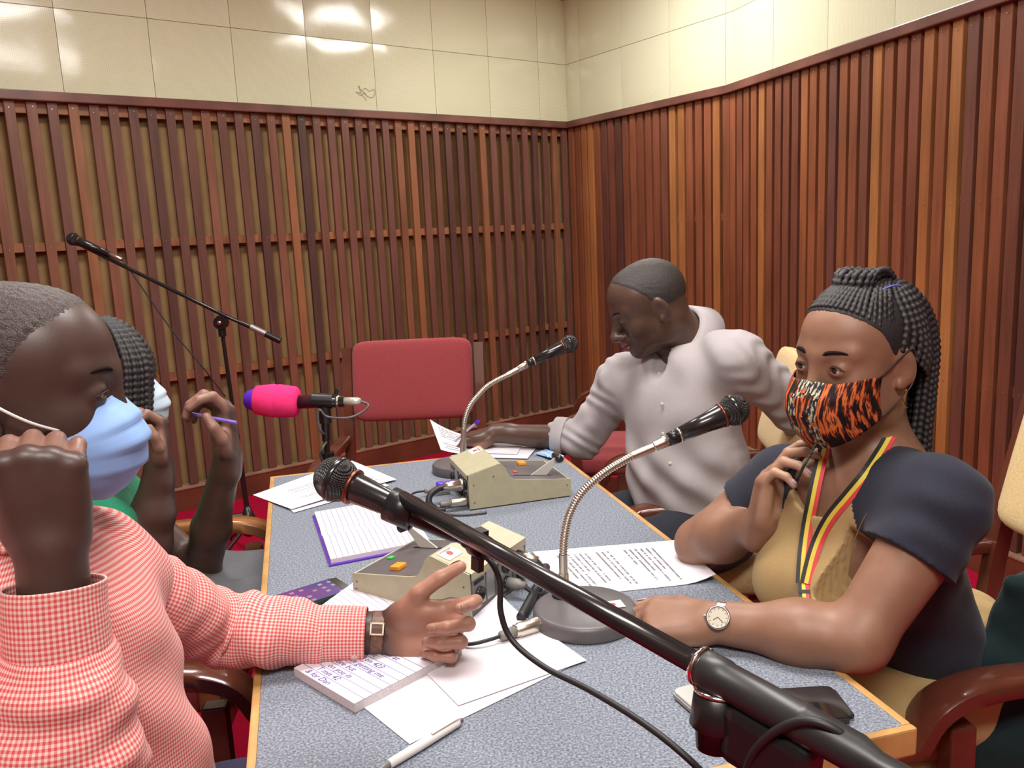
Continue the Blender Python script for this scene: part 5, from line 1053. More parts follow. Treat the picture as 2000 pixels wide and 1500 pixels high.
    b = MB(); b.box(wc - dcam * 0.034, (0.036, 0.036, 0.006), [ax, ty_, dcam], bev=0.002); b.build('watch_case', M_STEEL, wt)
    return t

# ------------------------------------------------------------------ the man in the pale grey shirt
def person_c():
    Cs = (0.092, 0.050, 0.036); t = thing('person', 'man in a pale grey shirt writing at the far end of the table', 'person', (0.48, 2.14, 0), world=True)
    s = 0.97; fr = hfr(dp(1264, 600, 2.12), azf(188, 23), (0, 0, 1)); M = skin_mat('skin_shirt_man', Cs, 0.36)
    nb_ = dp(1334, 660, 2.165); SL = dp(1436, 702, 2.03); SR = dp(1218, 742, 2.28); ER = dp(1138, 858, 2.36); WR = dp(968, 846, 2.43); EL = dp(1548, 792, 2.12); WL = dp(1640, 930, 2.28)
    op = 0.0016
    it = head_items(fr, s, wide=1.0, nose=1.25, open_=op, lid=0.0045)
    it += [('+', cap(loc(fr, A(-0.035, 0, -0.045)), nb_ + A(0, 0, -0.02), 0.060, 0.066), 0.03), ('+', cap(nb_, A(0.44, 2.13, 0.75), 0.06), 0.03)]
    for S, E_, W in ((SR, ER, WR), (SL, EL, WL)): it += [('+', cap(nb_ + A(0, 0, -0.05), S, 0.04, 0.035), 0.02), ('+', cap(S, E_, 0.040, 0.042), 0.02), ('+', cap(E_, W, 0.042, 0.0265), 0.02)]
    hr, nr, hf = hand_items(WR, dp(880, 858, 2.46) - WR + A(0, 0, -0.01), (-0.15, 0.12, -1.0), (0, -1, 0.1), [(0.55, 0.95, 0.5), (0.75, 1.15, 0.6), (0.85, 1.3, 0.7), (0.9, 1.35, 0.7)], thumb=((0.022, 0.026, 0.012), (0.050, 0.046, 0.024), (0.078, 0.046, 0.034), (0.100, 0.036, 0.040)), s=1.0)
    hl, nl, _ = hand_items(WL, A(0.5, 0.2, -0.8), (-0.7, 0.2, -0.4), (0, 1, 0), [(0.5, 0.7, 0.4)] * 4)
    it += hr + hl; V, F = sdf_mesh(it, 0.0028); V = smooth_v(V, F, 1)
    col = paint(V, Cs, lips_spots(fr, s, (0.20, 0.065, 0.062)) + [(palm_w(hf, hr), 0, (0.22, 0.11, 0.075), 1)]); np_obj('body', V, F, M, t, col=col); add_nails(t, nr, mat('nail_tan', (0.36, 0.19, 0.14), 0.35))
    eyes(t, fr, s, (1, 0.1, -0.7), lid=0.0045, open_=op); brow(t, fr, s, M_BROW, 0.0026)
    def line(x, y): return np.interp(x, [-0.12, -0.06, -0.035, -0.01, 0.01, 0.03, 0.06, 0.09], [-0.06, -0.05, -0.015, -0.02, 0.030, 0.055, 0.086, 0.105]) + 0 * y
    hair_cap(t, fr, s, 1.0, mat('cropped_hair_dark', (0.036, 0.028, 0.026), 0.5, noise=(500, 0.5), bump=(700, 0.7, 0.002)), line, 0.0016, 0.003, 0.0010, soft=0.02)
    # shirt
    sh = empty('shirt'); sh.parent = t; sh['_o'] = list(t['_o']); up = A(0, 0, 1); left = nrm(A(*(SL - SR)[:2], 0)); fac = np.cross(left, up); ctr = A(0.435, 2.135, 0)
    MS = cloth_mat('pale_grey_cotton', (0.40, 0.365, 0.375), (0.51, 0.47, 0.48)); cuff = dp(1096, 852, 2.385)
    it = [('+', fcap(ctr + A(0.02, 0.0, 0.70), ctr + A(0, 0, 0.90), 0.160, 0.158, fac, 0.76), 0.0), ('+', fcap(ctr + A(0.03, 0.0, 0.62), ctr + A(0.01, 0, 0.74), 0.155, 0.16, fac, 0.80), 0.03), ('+', cap(SL, SR, 0.064, 0.062), 0.07), ('+', cap(nb_ + A(0, 0, -0.055), nb_ + A(0, 0, -0.12), 0.062, 0.10), 0.06),
          ('+', cap(SR, ER, 0.060, 0.056), 0.05), ('+', cap(ER, cuff, 0.056, 0.050), 0.02), ('+', cap(SL, EL, 0.066, 0.062), 0.05), ('+', cap(EL, EL * 0.4 + WL * 0.6, 0.060, 0.052), 0.03), ('-', cap(nb_ + A(0, 0, 0.0), loc(fr, A(-0.03, 0, -0.06)), 0.064, 0.066), 0.010), ('-', cap(nb_ + fac * 0.06 + up * -0.005, nb_ + fac * 0.135 + up * -0.085, 0.040, 0.012), 0.006)]
    def dsp(P):
        z = P[..., 2]; d1 = (P - SR) @ nrm(ER - SR); d2 = (P - SL) @ nrm(EL - SL); far = (P - ctr) @ left
        arm = np.clip((np.abs(far) - 0.15) * 14, 0, 1)
        return (arm * (0.0026 * np.sin(np.where(far < 0, d1, d2) * 105 + 3.2 * np.sin(P @ A(30, 22, 44))) + 0.0026 * wob(P, 22, 62)) + (1 - arm) * (0.0042 * np.sin(far * 46 + z * 34 + 2 * np.sin(z * 17)) + 0.003 * wob(P, 12, 34))).astype(np.float32)
    ce = nrm(cuff - ER)
    V, F = sdf_mesh(it + [('i', half(cuff + ce * 0.004, ce), 0.0)], 0.0052, disp=dsp, dmax=0.008) if False else sdf_mesh(it, 0.0052, disp=dsp, dmax=0.008); V = smooth_v(V, F, 1); np_obj('shirt_body', V, F, MS, sh)
    sleeve(sh, 'rolled_cuff', [ER * 0.25 + cuff * 0.75, cuff, cuff + ce * 0.018], [0.057, 0.057, 0.055], MS, folds=0.02, seed=3)
    # collar: stand plus two points
    b = MB(); nd = nrm(loc(fr, A(-0.03, 0, -0.06)) - nb_); x, y, z = frame_z(nd); fx = nrm(fac - nd * (fac @ nd)); ly_ = np.cross(nd, fx); V = []; n = 40
    for i in range(n + 1):
        a = 0.28 + (2 * math.pi - 0.56) * i / n
        for (r, hgt) in ((0.068, -0.045), (0.069, 0.020), (0.072, 0.030), (0.082, 0.018), (0.106 + 0.030 * max(0, math.cos(a)) ** 2, -0.030 - 0.052 * max(0, math.cos(a - 0.45), math.cos(a + 0.45)) ** 4)): V.append(nb_ + nd * (hgt + 0.004) + fx * math.cos(a) * r + ly_ * math.sin(a) * r)
    b.add(V, [(i * 5 + k, (i + 1) * 5 + k, (i + 1) * 5 + k + 1, i * 5 + k + 1) for i in range(n) for k in range(4)], 0, True); o = b.build('collar', MS, sh); sd = o.modifiers.new('thickness', 'SOLIDIFY'); sd.thickness = 0.003
    MBt = mat('shirt_button', (0.55, 0.52, 0.50), 0.3)
    for q in ((1287, 730), (1293, 789), (1295, 847), (1309, 905)):
        c = dp(*q, 2.1); r_ = nrm(c - CAMP)
        # nearest shirt surface along the ray
        lo_ = None; Y = 1.85
        ts = np.linspace(1.8, 2.25, 400); PP_ = np.array([dp(*q, yy) for yy in ts]); dd = np.full(len(PP_), 1.0)
        for o_, qq, k in it: dd = combine(dd, prim(qq, PP_), o_, k)
        j = np.argmax(dd < 0.001); c = PP_[j]; b = MB(); b.lathe([(-0.001, 0.0042), (0.001, 0.0042), (0.0014, 0.003)], c, -r_, 14); b.build('button', MBt, sh)
    tr = cloth_mat('dark_trousers', (0.016, 0.018, 0.026), (0.028, 0.030, 0.042))
    it = [('+', ell(A(0.50, 2.15, 0.60), (0.15, 0.18, 0.12)), 0), ('+', cap(A(0.48, 2.06, 0.585), A(0.14, 1.93, 0.575), 0.090, 0.068), 0.05), ('+', cap(A(0.46, 2.24, 0.585), A(0.10, 2.20, 0.575), 0.090, 0.068), 0.05), ('+', cap(A(0.14, 1.93, 0.57), A(0.16, 1.93, 0.10), 0.066, 0.05), 0.03), ('+', cap(A(0.10, 2.20, 0.57), A(0.12, 2.20, 0.10), 0.066, 0.05), 0.03)]
    V, F = sdf_mesh(it, 0.009, disp=lambda P: (0.005 * wob(P, 19, 46)).astype(np.float32), dmax=0.007); np_obj('trousers', V, F, tr, t)
    for y_, x_ in ((1.93, 0.16), (2.20, 0.12)):
        V, F = sdf_mesh([('+', cap(A(x_ + 0.04, y_, 0.045), A(x_ - 0.15, y_, 0.035), 0.044, 0.034), 0), ('i', half((0, 0, 0.002), (0, 0, -1)), 0)], 0.007); np_obj('shoe', V, F, mat('black_leather', (0.02, 0.018, 0.018), 0.35), t)
    pn = thing('ballpoint_pen', 'thin pen with a purple end in the far writing hand', 'pen', dp(915, 835, 2.42), world=True); a_, b_ = dp(888, 862, 2.44), dp(929, 827, 2.40)
    b = MB(); b.cyl(a_, b_, 0.0035, n=12); b.build('barrel', mat('lilac_barrel', (0.55, 0.48, 0.62), 0.3), pn); b = MB(); b.cyl(b_, b_ + nrm(b_ - a_) * 0.012, 0.0052, n=14); b.build('cap', M_PURP, pn)
    return t

# ------------------------------------------------------------------ the woman in the navy and tan dress
def mask_print():
    g = NT('wax_print_mask', rough=0.7, spec=0.2); u, v, _ = g.sep(g.tc.outputs['UV'])
    n = g.noise(g.comb(g.math('MULTIPLY', u, 34.0), g.math('MULTIPLY', v, 2.6)), 1.0, 3.0); n2 = g.noise(g.comb(g.math('MULTIPLY', u, 9.0), g.math('MULTIPLY', v, 6.0), 3.0), 1.0, 3.0); n3 = g.noise(g.comb(g.math('MULTIPLY', u, 60.0), g.math('MULTIPLY', v, 9.0), 7.0), 1.0, 2.0)
    c = g.ramp(n, [(0.44, (0.012, 0.008, 0.010)), (0.50, (0.10, 0.018, 0.012)), (0.535, (0.55, 0.10, 0.025)), (0.60, (0.68, 0.19, 0.05)), (0.66, (0.08, 0.025, 0.018))])
    pale = g.ramp(n3, [(0.48, (0.02, 0.02, 0.03)), (0.56, (0.50, 0.46, 0.32))]); f = g.math('MULTIPLY', g.math('GREATER_THAN', n2, 0.50), g.math('LESS_THAN', u, 0.62)); f = g.math('MULTIPLY', f, g.math('GREATER_THAN', u, 0.38))
    g.base(g.mix(f, c, pale)); return g.m
def person_d():
    Cs = (0.275, 0.140, 0.088); t = thing('person', 'woman in a navy and tan dress and patterned mask, one hand raised', 'person', (0.74, 1.42, 0), world=True)
    s = 1.0; fr = hfr(dp(1674, 704, 1.30), azf(208, 2), (0.02, 0, 1)); M = skin_mat('skin_woman', Cs, 0.48); op = 0.0060
    nb_ = dp(1708, 915, 1.32); SL = dp(1846, 985, 1.14); SR = dp(1516, 945, 1.44); EL = dp(1672, 1250, 1.10); WL = dp(1395, 1215, 1.185); ER = dp(1368, 1062, 1.50); WR = dp(1484, 1022, 1.335)
    it = head_items(fr, s, wide=0.97, nose=1.0, lips=False, open_=op, lid=0.0008, jaw=0.95, nx=0.006)
    topm = (SL + SR) / 2; lf_ = nrm(A(*(SL - SR)[:2], 0)); fc_ = np.cross(lf_, A(0, 0, 1))
    it += [('+', cap(SL, SR, 0.046, 0.046), 0.04), ('+', cap(nb_ + A(0, 0, -0.05), nb_ + A(0, 0, -0.11), 0.080, 0.096), 0.05), ('+', cap(nb_ + A(0, 0, -0.02), SL * 0.8 + nb_ * 0.2 + A(0, 0, 0.004), 0.045, 0.040), 0.05), ('+', cap(nb_ + A(0, 0, -0.02), SR * 0.8 + nb_ * 0.2 + A(0, 0, 0.004), 0.045, 0.040), 0.05)]
    it += [('+', cap(loc(fr, A(-0.030, 0, -0.045)), nb_ + A(0, 0, -0.01), 0.050, 0.054), 0.03), ('+', cap(nb_ + A(0, 0, -0.02), nb_ + A(-0.03, -0.02, -0.14), 0.075, 0.10), 0.06), ('+', cap(nb_ + A(0, 0, -0.10), A(0.70, 1.40, 0.72), 0.045), 0.03)]
    it += [('+', cap(nb_ + A(0, 0, -0.06), SL, 0.045, 0.042), 0.02), ('+', cap(nb_ + A(0, 0, -0.06), SR, 0.045, 0.042), 0.02), ('+', cap(SL, EL, 0.056, 0.0425), 0.010), ('+', cap(EL, EL * 0.62 + WL * 0.38, 0.0425, 0.0435), 0.025), ('+', cap(EL * 0.62 + WL * 0.38, WL, 0.0435, 0.0275), 0.03), ('+', cap(SR, ER, 0.052, 0.042), 0.010), ('+', cap(ER, ER * 0.6 + WR * 0.4, 0.043, 0.042), 0.025), ('+', cap(ER * 0.6 + WR * 0.4, WR, 0.042, 0.027), 0.03)]
    hl, nl, hfl = hand_items(WL, dp(1235, 1208, 1.232) - WL, (-0.10, 0.34, -0.94), (0, 0.94, 0.34), [(0.30, 0.45, 0.25), (0.50, 0.75, 0.35), (0.85, 1.2, 0.6), (0.95, 1.25, 0.6)], spread=(-0.16, -0.16, -0.12, -0.14), thumb=((0.022, 0.026, 0.004), (0.056, 0.046, 0.006), (0.092, 0.050, 0.010), (0.122, 0.046, 0.014)), s=1.03, wr=0.026)
    hr, nr, hfr_ = hand_items(WR, dp(1516, 872, 1.33) - WR, (0.72, -0.62, 0.05), (0.62, 0.72, 0.1), [(0.25, 0.50, 0.35), (0.45, 0.75, 0.45), (0.60, 0.95, 0.55), (0.65, 1.0, 0.55)], spread=(0.10, 0.02, -0.06, -0.14), thumb=((0.022, 0.026, 0.012), (0.048, 0.048, 0.026), (0.074, 0.056, 0.036), (0.096, 0.054, 0.042)), s=0.92, wr=0.026)
    it += hl + hr; V, F = sdf_mesh(it, 0.0024); V = smooth_v(V, F, 1)
    col = paint(V, Cs, [(palm_w(hfl, hl), 0, (0.44, 0.25, 0.17), 1), (palm_w(hfr_, hr), 0, (0.46, 0.27, 0.18), 1)]); np_obj('body', V, F, M, t, col=col); add_nails(t, nl + nr, mat('nail_lilac', (0.42, 0.30, 0.42), 0.25))
    eyes(t, fr, s, (1, -0.12, -0.05), lid=0.0008, open_=op); brow(t, fr, s, M_BROW, 0.0036)
    # hair: scalp cap, cornrow braids to a gathered top, loose tail behind
    def line(x, y): return np.interp(x, [-0.12, -0.06, -0.035, -0.012, 0.012, 0.03, 0.05, 0.075, 0.09], [-0.07, -0.055, -0.02, -0.004, 0.022, 0.052, 0.070, 0.088, 0.098]) + 0 * y
    hair_cap(t, fr, s, 0.97, M_HAIRB, line, 0.0012, 0.003, 0.0005)
    b = MB(); L = lambda *p: loc(fr, A(*p) * s)
    def skull(x, y, e=0.006):
        # height of the skull surface above (x, y)
        q = 1 - ((x + 0.018) / (0.098 + e)) ** 2 - (y / (0.074 + e)) ** 2; q2 = 1 - ((x - 0.030) / (0.058 + e)) ** 2 - (y / (0.062 + e)) ** 2; return max(0.032 + (0.086 + e) * math.sqrt(max(q, 0.0)), 0.038 + (0.064 + e) * math.sqrt(max(q2, 0.0)))
    r_ = random.Random(3)
    for i in range(27):
        a = (i / 26 - 0.5) * 2; y0 = 0.072 * math.sin(a * 1.45); x0 = 0.074 * math.cos(a * 1.38) - 0.004; z0 = 0.090 - 0.062 * abs(a) ** 1.6; gx, gy = -0.040 + 0.012 * r_.uniform(-1, 1), y0 * 0.22
        pts = [L(x0, y0, max(z0, 0)) if abs(a) > 0.80 else L(x0, y0, skull(x0, y0, 0.005) + 0.001)]
        for k in (0.25, 0.5, 0.75): x = x0 * (1 - k) + gx * k; y = y0 * (1 - k) + gy * k; pts.append(L(x, y, skull(x, y, 0.0085 + 0.004 * k)))
        pts.append(L(gx, gy, skull(gx, gy, 0.010) + 0.002)); v, f, u = braid(pts, 0.0042); b.add(v, f, 0, True)
    for i in range(12):   # side and back rows
        sd_ = 1 if i % 2 else -1; k = (i // 2) / 5; x0 = -0.005 - 0.085 * k; z0 = 0.02 - 0.05 * k; y0 = sd_ * 0.073 * math.sqrt(max(0.05, 1 - ((x0 + 0.018) / 0.104) ** 2))
        pts = [L(x0, y0 * 1.04, z0), L(x0 - 0.012, y0 * 1.02, z0 + 0.040), L(x0 * 0.8 - 0.02, y0 * 0.72, 0.095), L(-0.05, y0 * 0.25, 0.126)]; v, f, u = braid(pts, 0.0050); b.add(v, f, 0, True)
    for i in range(16):   # puffed loops on top
        a = i / 16 * 6.28; x = -0.005 + 0.020 * math.cos(a); y = 0.030 * math.sin(a); pts = [L(x + 0.018, y, 0.112), L(x + 0.006, y * 1.1, 0.131 + 0.006 * r_.random()), L(x - 0.020, y, 0.133 + 0.006 * r_.random()), L(x - 0.045, y * 0.8, 0.120)]; v, f, u = braid(pts, 0.0048); b.add(v, f, 0, True)
    for i in range(44):   # tail hanging behind
        y = (r_.random() - 0.5) * 0.13; dx = r_.uniform(-0.022, 0.012); e = r_.uniform(-0.05, 0.03)
        pts = [L(-0.050, y * 0.4, 0.120), L(-0.088 + dx * 0.3, y * 0.75, 0.085), L(-0.108 + dx * 0.6, y * 0.85, 0.02), L(-0.102 + dx * 0.8, y * 0.85, -0.06), L(-0.092 + dx, y * 0.85, -0.13), L(-0.086 + dx * 1.2, y * 0.85, -0.18 + e)]; v, f, u = braid(pts, 0.0055); b.add(v, f, 0, True)
    b.build('braids', M_BRAID, t)
    b = MB(); b.tube(catmull([L(0.004, 0.046, 0.113), L(-0.014, 0.052, 0.118), L(-0.03, 0.054, 0.116)], 5), 0.0016, 6); b.build('hair_thread', mat('blue_thread', (0.10, 0.12, 0.55), 0.5), t)
    # cloth mask
    nu, nv = 44, 20; V = []; U = []
    for j in range(nv + 1):
        v = j / nv
        for i in range(nu + 1):
            w = i / nu; ph = (w - 0.5) * 2 * 1.46; cs = max(math.cos(ph), 0); sn = math.sin(ph); side = abs(sn) ** 3
            zt = -0.020 - 0.016 * (1 - cs) + 0.022 * side + 0.004 * cs ** 6; zb = -0.122 + 0.052 * (1 - cs) ** 0.9; z = zt * (1 - v) + zb * v
            a = np.interp(v, [0, 0.25, 0.5, 0.8, 1], [0.068, 0.086, 0.090, 0.076, 0.056]); x = 0.036 + a * cs ** 0.70 - 0.024 * (1 - cs) ** 1.3; y = 0.0685 * math.copysign(abs(sn) ** 0.9, sn); V.append(L(x, y, z)); U.append((1 - w, v))
    b = MB(); b.add(V, [(j * (nu + 1) + i, j * (nu + 1) + i + 1, (j + 1) * (nu + 1) + i + 1, (j + 1) * (nu + 1) + i) for j in range(nv) for i in range(nu)], 0, True, U); mk_ = b.build('face_mask', mask_print(), t); sd = mk_.modifiers.new('thickness', 'SOLIDIFY'); sd.thickness = 0.0018
    for y in (-1, 1):
        i = nu if y > 0 else 0; c1 = (np.array(V[i]) - fr[0]) @ fr[1].T; c2 = (np.array(V[(nu + 1) * nv + i]) - fr[0]) @ fr[1].T; b = MB(); b.tube(catmull([loc(fr, p) for p in (c1, A(-0.004, y * 0.080, 0.018), A(-0.026, y * 0.081, 0.022), A(-0.033, y * 0.077, -0.01), A(-0.022, y * 0.078, -0.036), c2)], 6), 0.0014, 6); b.build('ear_loop', mat('dark_loop', (0.05, 0.03, 0.03), 0.6), mk_)
    for y in (-1, 1): b = MB(); e = L(-0.006, y * 0.083, -0.042); b.tube(catmull([e + A(0, 0, 0.006), e, e + A(-0.004, 0, -0.010), e + A(0.002, 0, -0.022)], 4), 0.0016, 6); b.build('earring', mat('gold', (0.7, 0.5, 0.2), 0.25, metal=1.0), t)
    # dress
    dr = empty('dress'); dr.parent = t; dr['_o'] = list(t['_o']); up = A(0, 0, 1); left = nrm(A(*(SL - SR)[:2], 0)); fac = np.cross(left, up); ctr = A(0.655, 1.365, 0); top = (SL + SR) / 2
    hemL = SL * 0.60 + EL * 0.40; hemR = SR * 0.62 + ER * 0.38
    it = [('+', fcap(A(0.70, 1.40, 0.58), A(top[0] + 0.02, top[1] + 0.01, 0.86), 0.155, 0.140, fac, 0.74), 0.0), ('+', cap(SL + A(0, 0, 0.0), SR, 0.052, 0.052), 0.06), ('+', cap(nb_ + A(0, 0, -0.05), nb_ + A(-0.0, 0, -0.12), 0.085, 0.11), 0.06),
          ('+', ell(top + fac * 0.070 + left * 0.060 + up * -0.150, (0.062, 0.062, 0.070)), 0.06), ('+', ell(top + fac * 0.070 - left * 0.060 + up * -0.150, (0.062, 0.062, 0.070)), 0.06),
          ('+', cap(SL, hemL, 0.0575, 0.0645), 0.03), ('+', cap(SR, hemR, 0.054, 0.057), 0.03),
          ('+', cap(nb_ + A(0, 0, -0.02), SL * 0.8 + nb_ * 0.2 + A(0, 0, 0.004), 0.051, 0.046), 0.05), ('+', cap(nb_ + A(0, 0, -0.02), SR * 0.8 + nb_ * 0.2 + A(0, 0, 0.004), 0.051, 0.046), 0.05),
          ('-', ell(nb_ + fac * 0.055 + up * 0.012, (0.078, 0.13, 0.088), [left, fac, up]), 0.004), ('-', cap(nb_ + up * -0.01, nb_ + up * 0.2, 0.062, 0.09), 0.006)]
    ditems = list(it); hd, hdR = nrm(hemL - SL), nrm(hemR - SR)
    def post(P, D):
        for c, d in ((hemL, hd), (hemR, hdR)):
            q = P - c; ax_ = q @ d.astype(np.float32); rad = np.sqrt(np.maximum((q ** 2).sum(-1) - ax_ ** 2, 0)); near = (rad < 0.10) & (ax_ > -0.05) & (ax_ < 0.12); D = np.where(near, np.maximum(D, ax_), D)
        return D
    def dsp(P):
        q = P - ctr; z = q[..., 2]; return (0.0035 * wob(P, 31, 36) + 0.0022 * np.sin((P - SL) @ A(34, 52, 88) + 1.2 * np.sin((P - SL) @ A(30, -20, 10))) * np.clip(((P - top) @ left - 0.10) * 12, 0, 1)).astype(np.float32)
    V, F = sdf_mesh(it, 0.0034, disp=dsp, dmax=0.006, post=post); V = smooth_v(V, F, 1)
    fc = V[F].mean(1); q = fc - top; l_ = q @ left; z_ = fc[:, 2] - top[2]; f_ = q @ fac
    bound = np.interp(z_, [-0.5, -0.22, -0.16, -0.10, -0.05, 0.0, 0.03], [0.125, 0.120, 0.112, 0.096, 0.080, 0.066, 0.055])
    tan = (np.abs(l_) < bound) & (f_ > 0.025 - 0.03 * np.clip((z_ + 0.1) * 10, 0, 1)) & (z_ < 0.03); np_obj('bodice', V, F, [cloth_mat('navy_cloth', (0.018, 0.019, 0.032), (0.034, 0.036, 0.056)), cloth_mat('tan_cloth', (0.42, 0.285, 0.125), (0.52, 0.365, 0.175))], dr, mi=tan)
    MT = MATS['tan_cloth']
    it = [('+', ell(A(0.74, 1.42, 0.585), (0.17, 0.19, 0.125)), 0), ('+', cap(A(0.74, 1.32, 0.575), A(0.38, 1.22, 0.565), 0.098, 0.078), 0.06), ('+', cap(A(0.74, 1.50, 0.575), A(0.38, 1.45, 0.565), 0.098, 0.078), 0.06), ('+', cap(A(0.42, 1.24, 0.54), A(0.42, 1.44, 0.54), 0.075), 0.06)]
    V, F = sdf_mesh(it, 0.008, disp=lambda P: (0.004 * np.sin(P @ A(20, 85, 60)) + 0.003 * wob(P, 8, 40)).astype(np.float32), dmax=0.008); np_obj('skirt', V, F, MT, dr)
    V, F = sdf_mesh([('+', cap(A(0.38, y, 0.54), A(0.44, y, 0.10), 0.055, 0.040), 0) for y in (1.26, 1.42)] + [('+', cap(A(0.44, y, 0.06), A(0.30, y, 0.03), 0.036, 0.026), 0.02) for y in (1.26, 1.42)], 0.008); np_obj('legs', V, F, M, t, col=np.tile(np.array(Cs), (len(V), 1)))
    return t, fr, dict(nb=nb_, top=top, left=left, fac=fac, WL=WL, EL=EL, ditems=ditems, SL=SL)

def on_surface(items, x, y, Y0, Y1, lift):
    ts = np.linspace(Y0, Y1, 700); P = np.array([dp(x, y, yy) for yy in ts]); dd = np.full(len(P), 1.0)
    for o_, q, k in items: dd = combine(dd, prim(q, P), o_, k)
    j = int(np.argmax(dd < lift)); return P[j] if dd[j] < lift else P[int(np.argmin(dd))]
def ribbon(b, pts, width, nrms, sides, mi0=0, stripes=1, th=0.0012):
    P = np.array(pts); m = len(P)
    for k in range(stripes):
        V = []; a0 = -0.5 + k / stripes; a1 = -0.5 + (k + 1) / stripes
        for i in range(m): V += [P[i] + sides[i] * width * a0 + nrms[i] * th, P[i] + sides[i] * width * a1 + nrms[i] * th, P[i] + sides[i] * width * a1 - nrms[i] * th, P[i] + sides[i] * width * a0 - nrms[i] * th]
        b.add(V, [(i * 4 + c, i * 4 + (c + 1) % 4, (i + 1) * 4 + (c + 1) % 4, (i + 1) * 4 + c) for i in range(m - 1) for c in range(4)], mi0 + k, False)
# ------------------------------------------------------------------ the person in the green top
def person_b():
    Cs = (0.095, 0.052, 0.040); t = thing('person', 'person in a green top with long braids, half hidden behind the gingham shirt', 'person', (-0.80, 1.78, 0), world=True)
    fr = hfr(dp(196, 738, 1.72), azf(20, 6), (0, 0, 1)); s = 1.0; M = skin_mat('skin_green_top', Cs); nb_ = loc(fr, A(-0.055, 0, -0.185)); left = A(-0.30, 0.95, 0); fac = A(0.95, 0.30, 0)
    SL = nb_ + left * 0.165 + A(0, 0, -0.06); SR = nb_ - left * 0.165 + A(0, 0, -0.06); ER = dp(292, 1060, 1.66); WR = dp(312, 905, 1.655); EL = dp(392, 1120, 1.84); WL = dp(446, 888, 1.74)
    it = head_items(fr, s, lips=False); it += [('+', cap(loc(fr, A(-0.03, 0, -0.045)), nb_, 0.050, 0.055), 0.03), ('+', cap(nb_, nb_ + A(0, 0, -0.35), 0.06), 0.03)]
    for S, E_, W in ((SR, ER, WR), (SL, EL, WL)): it += [('+', cap(nb_ + A(0, 0, -0.06), S, 0.04), 0.02), ('+', cap(S, E_, 0.048, 0.042), 0.02), ('+', cap(E_, E_ * 0.6 + W * 0.4, 0.042, 0.041), 0.02), ('+', cap(E_ * 0.6 + W * 0.4, W, 0.041, 0.027), 0.02)]
    hr, nr, hf1 = hand_items(WR, A(0.02, 0, 1), (-0.6, -0.75, 0), (0.75, -0.55, 0), [(0.9, 1.2, 0.6), (1.0, 1.3, 0.6), (1.1, 1.35, 0.7), (1.15, 1.4, 0.7)], s=0.95, thumb=((0.02, 0.026, 0.012), (0.046, 0.044, 0.022), (0.070, 0.046, 0.030), (0.09, 0.040, 0.036)))
    hl, nl, hf2 = hand_items(WL, A(0.03, -0.05, 1), (-0.75, -0.55, 0.1), (0.50, -0.80, 0), [(0.7, 1.0, 0.5), (0.9, 1.2, 0.6), (0.95, 1.3, 0.6), (1.0, 1.3, 0.6)], s=1.12, thumb=((0.02, 0.026, 0.012), (0.046, 0.046, 0.022), (0.070, 0.046, 0.036), (0.09, 0.036, 0.044)))
    it += hr + hl; V, F = sdf_mesh(it, 0.0034); V = smooth_v(V, F, 1); np_obj('body', V, F, M, t, col=paint(V, Cs, [(palm_w(hf1, hr), 0, (0.28, 0.15, 0.11), 1), (palm_w(hf2, hl), 0, (0.28, 0.15, 0.11), 1)]))
    eyes(t, fr, s, open_=0.004); surgical_mask(t, fr, s, mat('mask_pale', (0.50, 0.62, 0.72), 0.75), 0.0)
    def line(x, y): return np.interp(x, [-0.12, -0.04, 0.0, 0.03, 0.07, 0.09], [-0.08, -0.05, 0.0, 0.05, 0.085, 0.1]) + 0 * y
    hair_cap(t, fr, s, 1.0, M_HAIRB, line, 0.004, 0.005, 0.001); b = MB(); r_ = random.Random(5); L = lambda *p: loc(fr, A(*p))
    for i in range(52):
        k = i / 51; sd_ = -1 if i % 3 else 1; a = k * 3.4 - 0.35; x = 0.090 * math.cos(a) - 0.010; y = sd_ * (0.072 + 0.012 * r_.random()) * max(0.35, abs(math.sin(a + 0.5))); e = r_.uniform(-0.03, 0.02)
        pts = [L(-0.01 + 0.3 * x, y * 0.15, 0.124), L(x * 0.72, y * 0.62, 0.100), L(x * 1.02 + 0.012, y * 1.08, 0.045), L(x * 1.05 + 0.014, y * 1.18, -0.02), L(x * 1.02 + 0.012, y * 1.22, -0.09 + e), L(x * 0.95, y * 1.2, -0.15 + e)]
        v, f, u = braid(pts, 0.0066, tw=0.013); b.add(v, f, 0, True)
    b.build('braids', M_BRAID, t)
    it = [('+', fcap(nb_ + A(0.01, 0, -0.42), nb_ + A(0, 0, -0.16), 0.15, 0.14, fac, 0.75), 0), ('+', cap(SL, SR, 0.055), 0.06), ('+', cap(SR, SR * 0.55 + ER * 0.45, 0.062, 0.064), 0.04), ('+', cap(SL, SL * 0.55 + EL * 0.45, 0.062, 0.064), 0.04), ('+', cap(nb_ + A(0, 0, -0.03), nb_ + A(0, 0, -0.1), 0.07, 0.1), 0.05)]
    V, F = sdf_mesh(it, 0.009, disp=lambda P: (0.004 * wob(P, 41, 40)).astype(np.float32), dmax=0.006); np_obj('top', V, F, cloth_mat('green_cloth', (0.01, 0.20, 0.10), (0.03, 0.30, 0.16), rough=0.6), t)
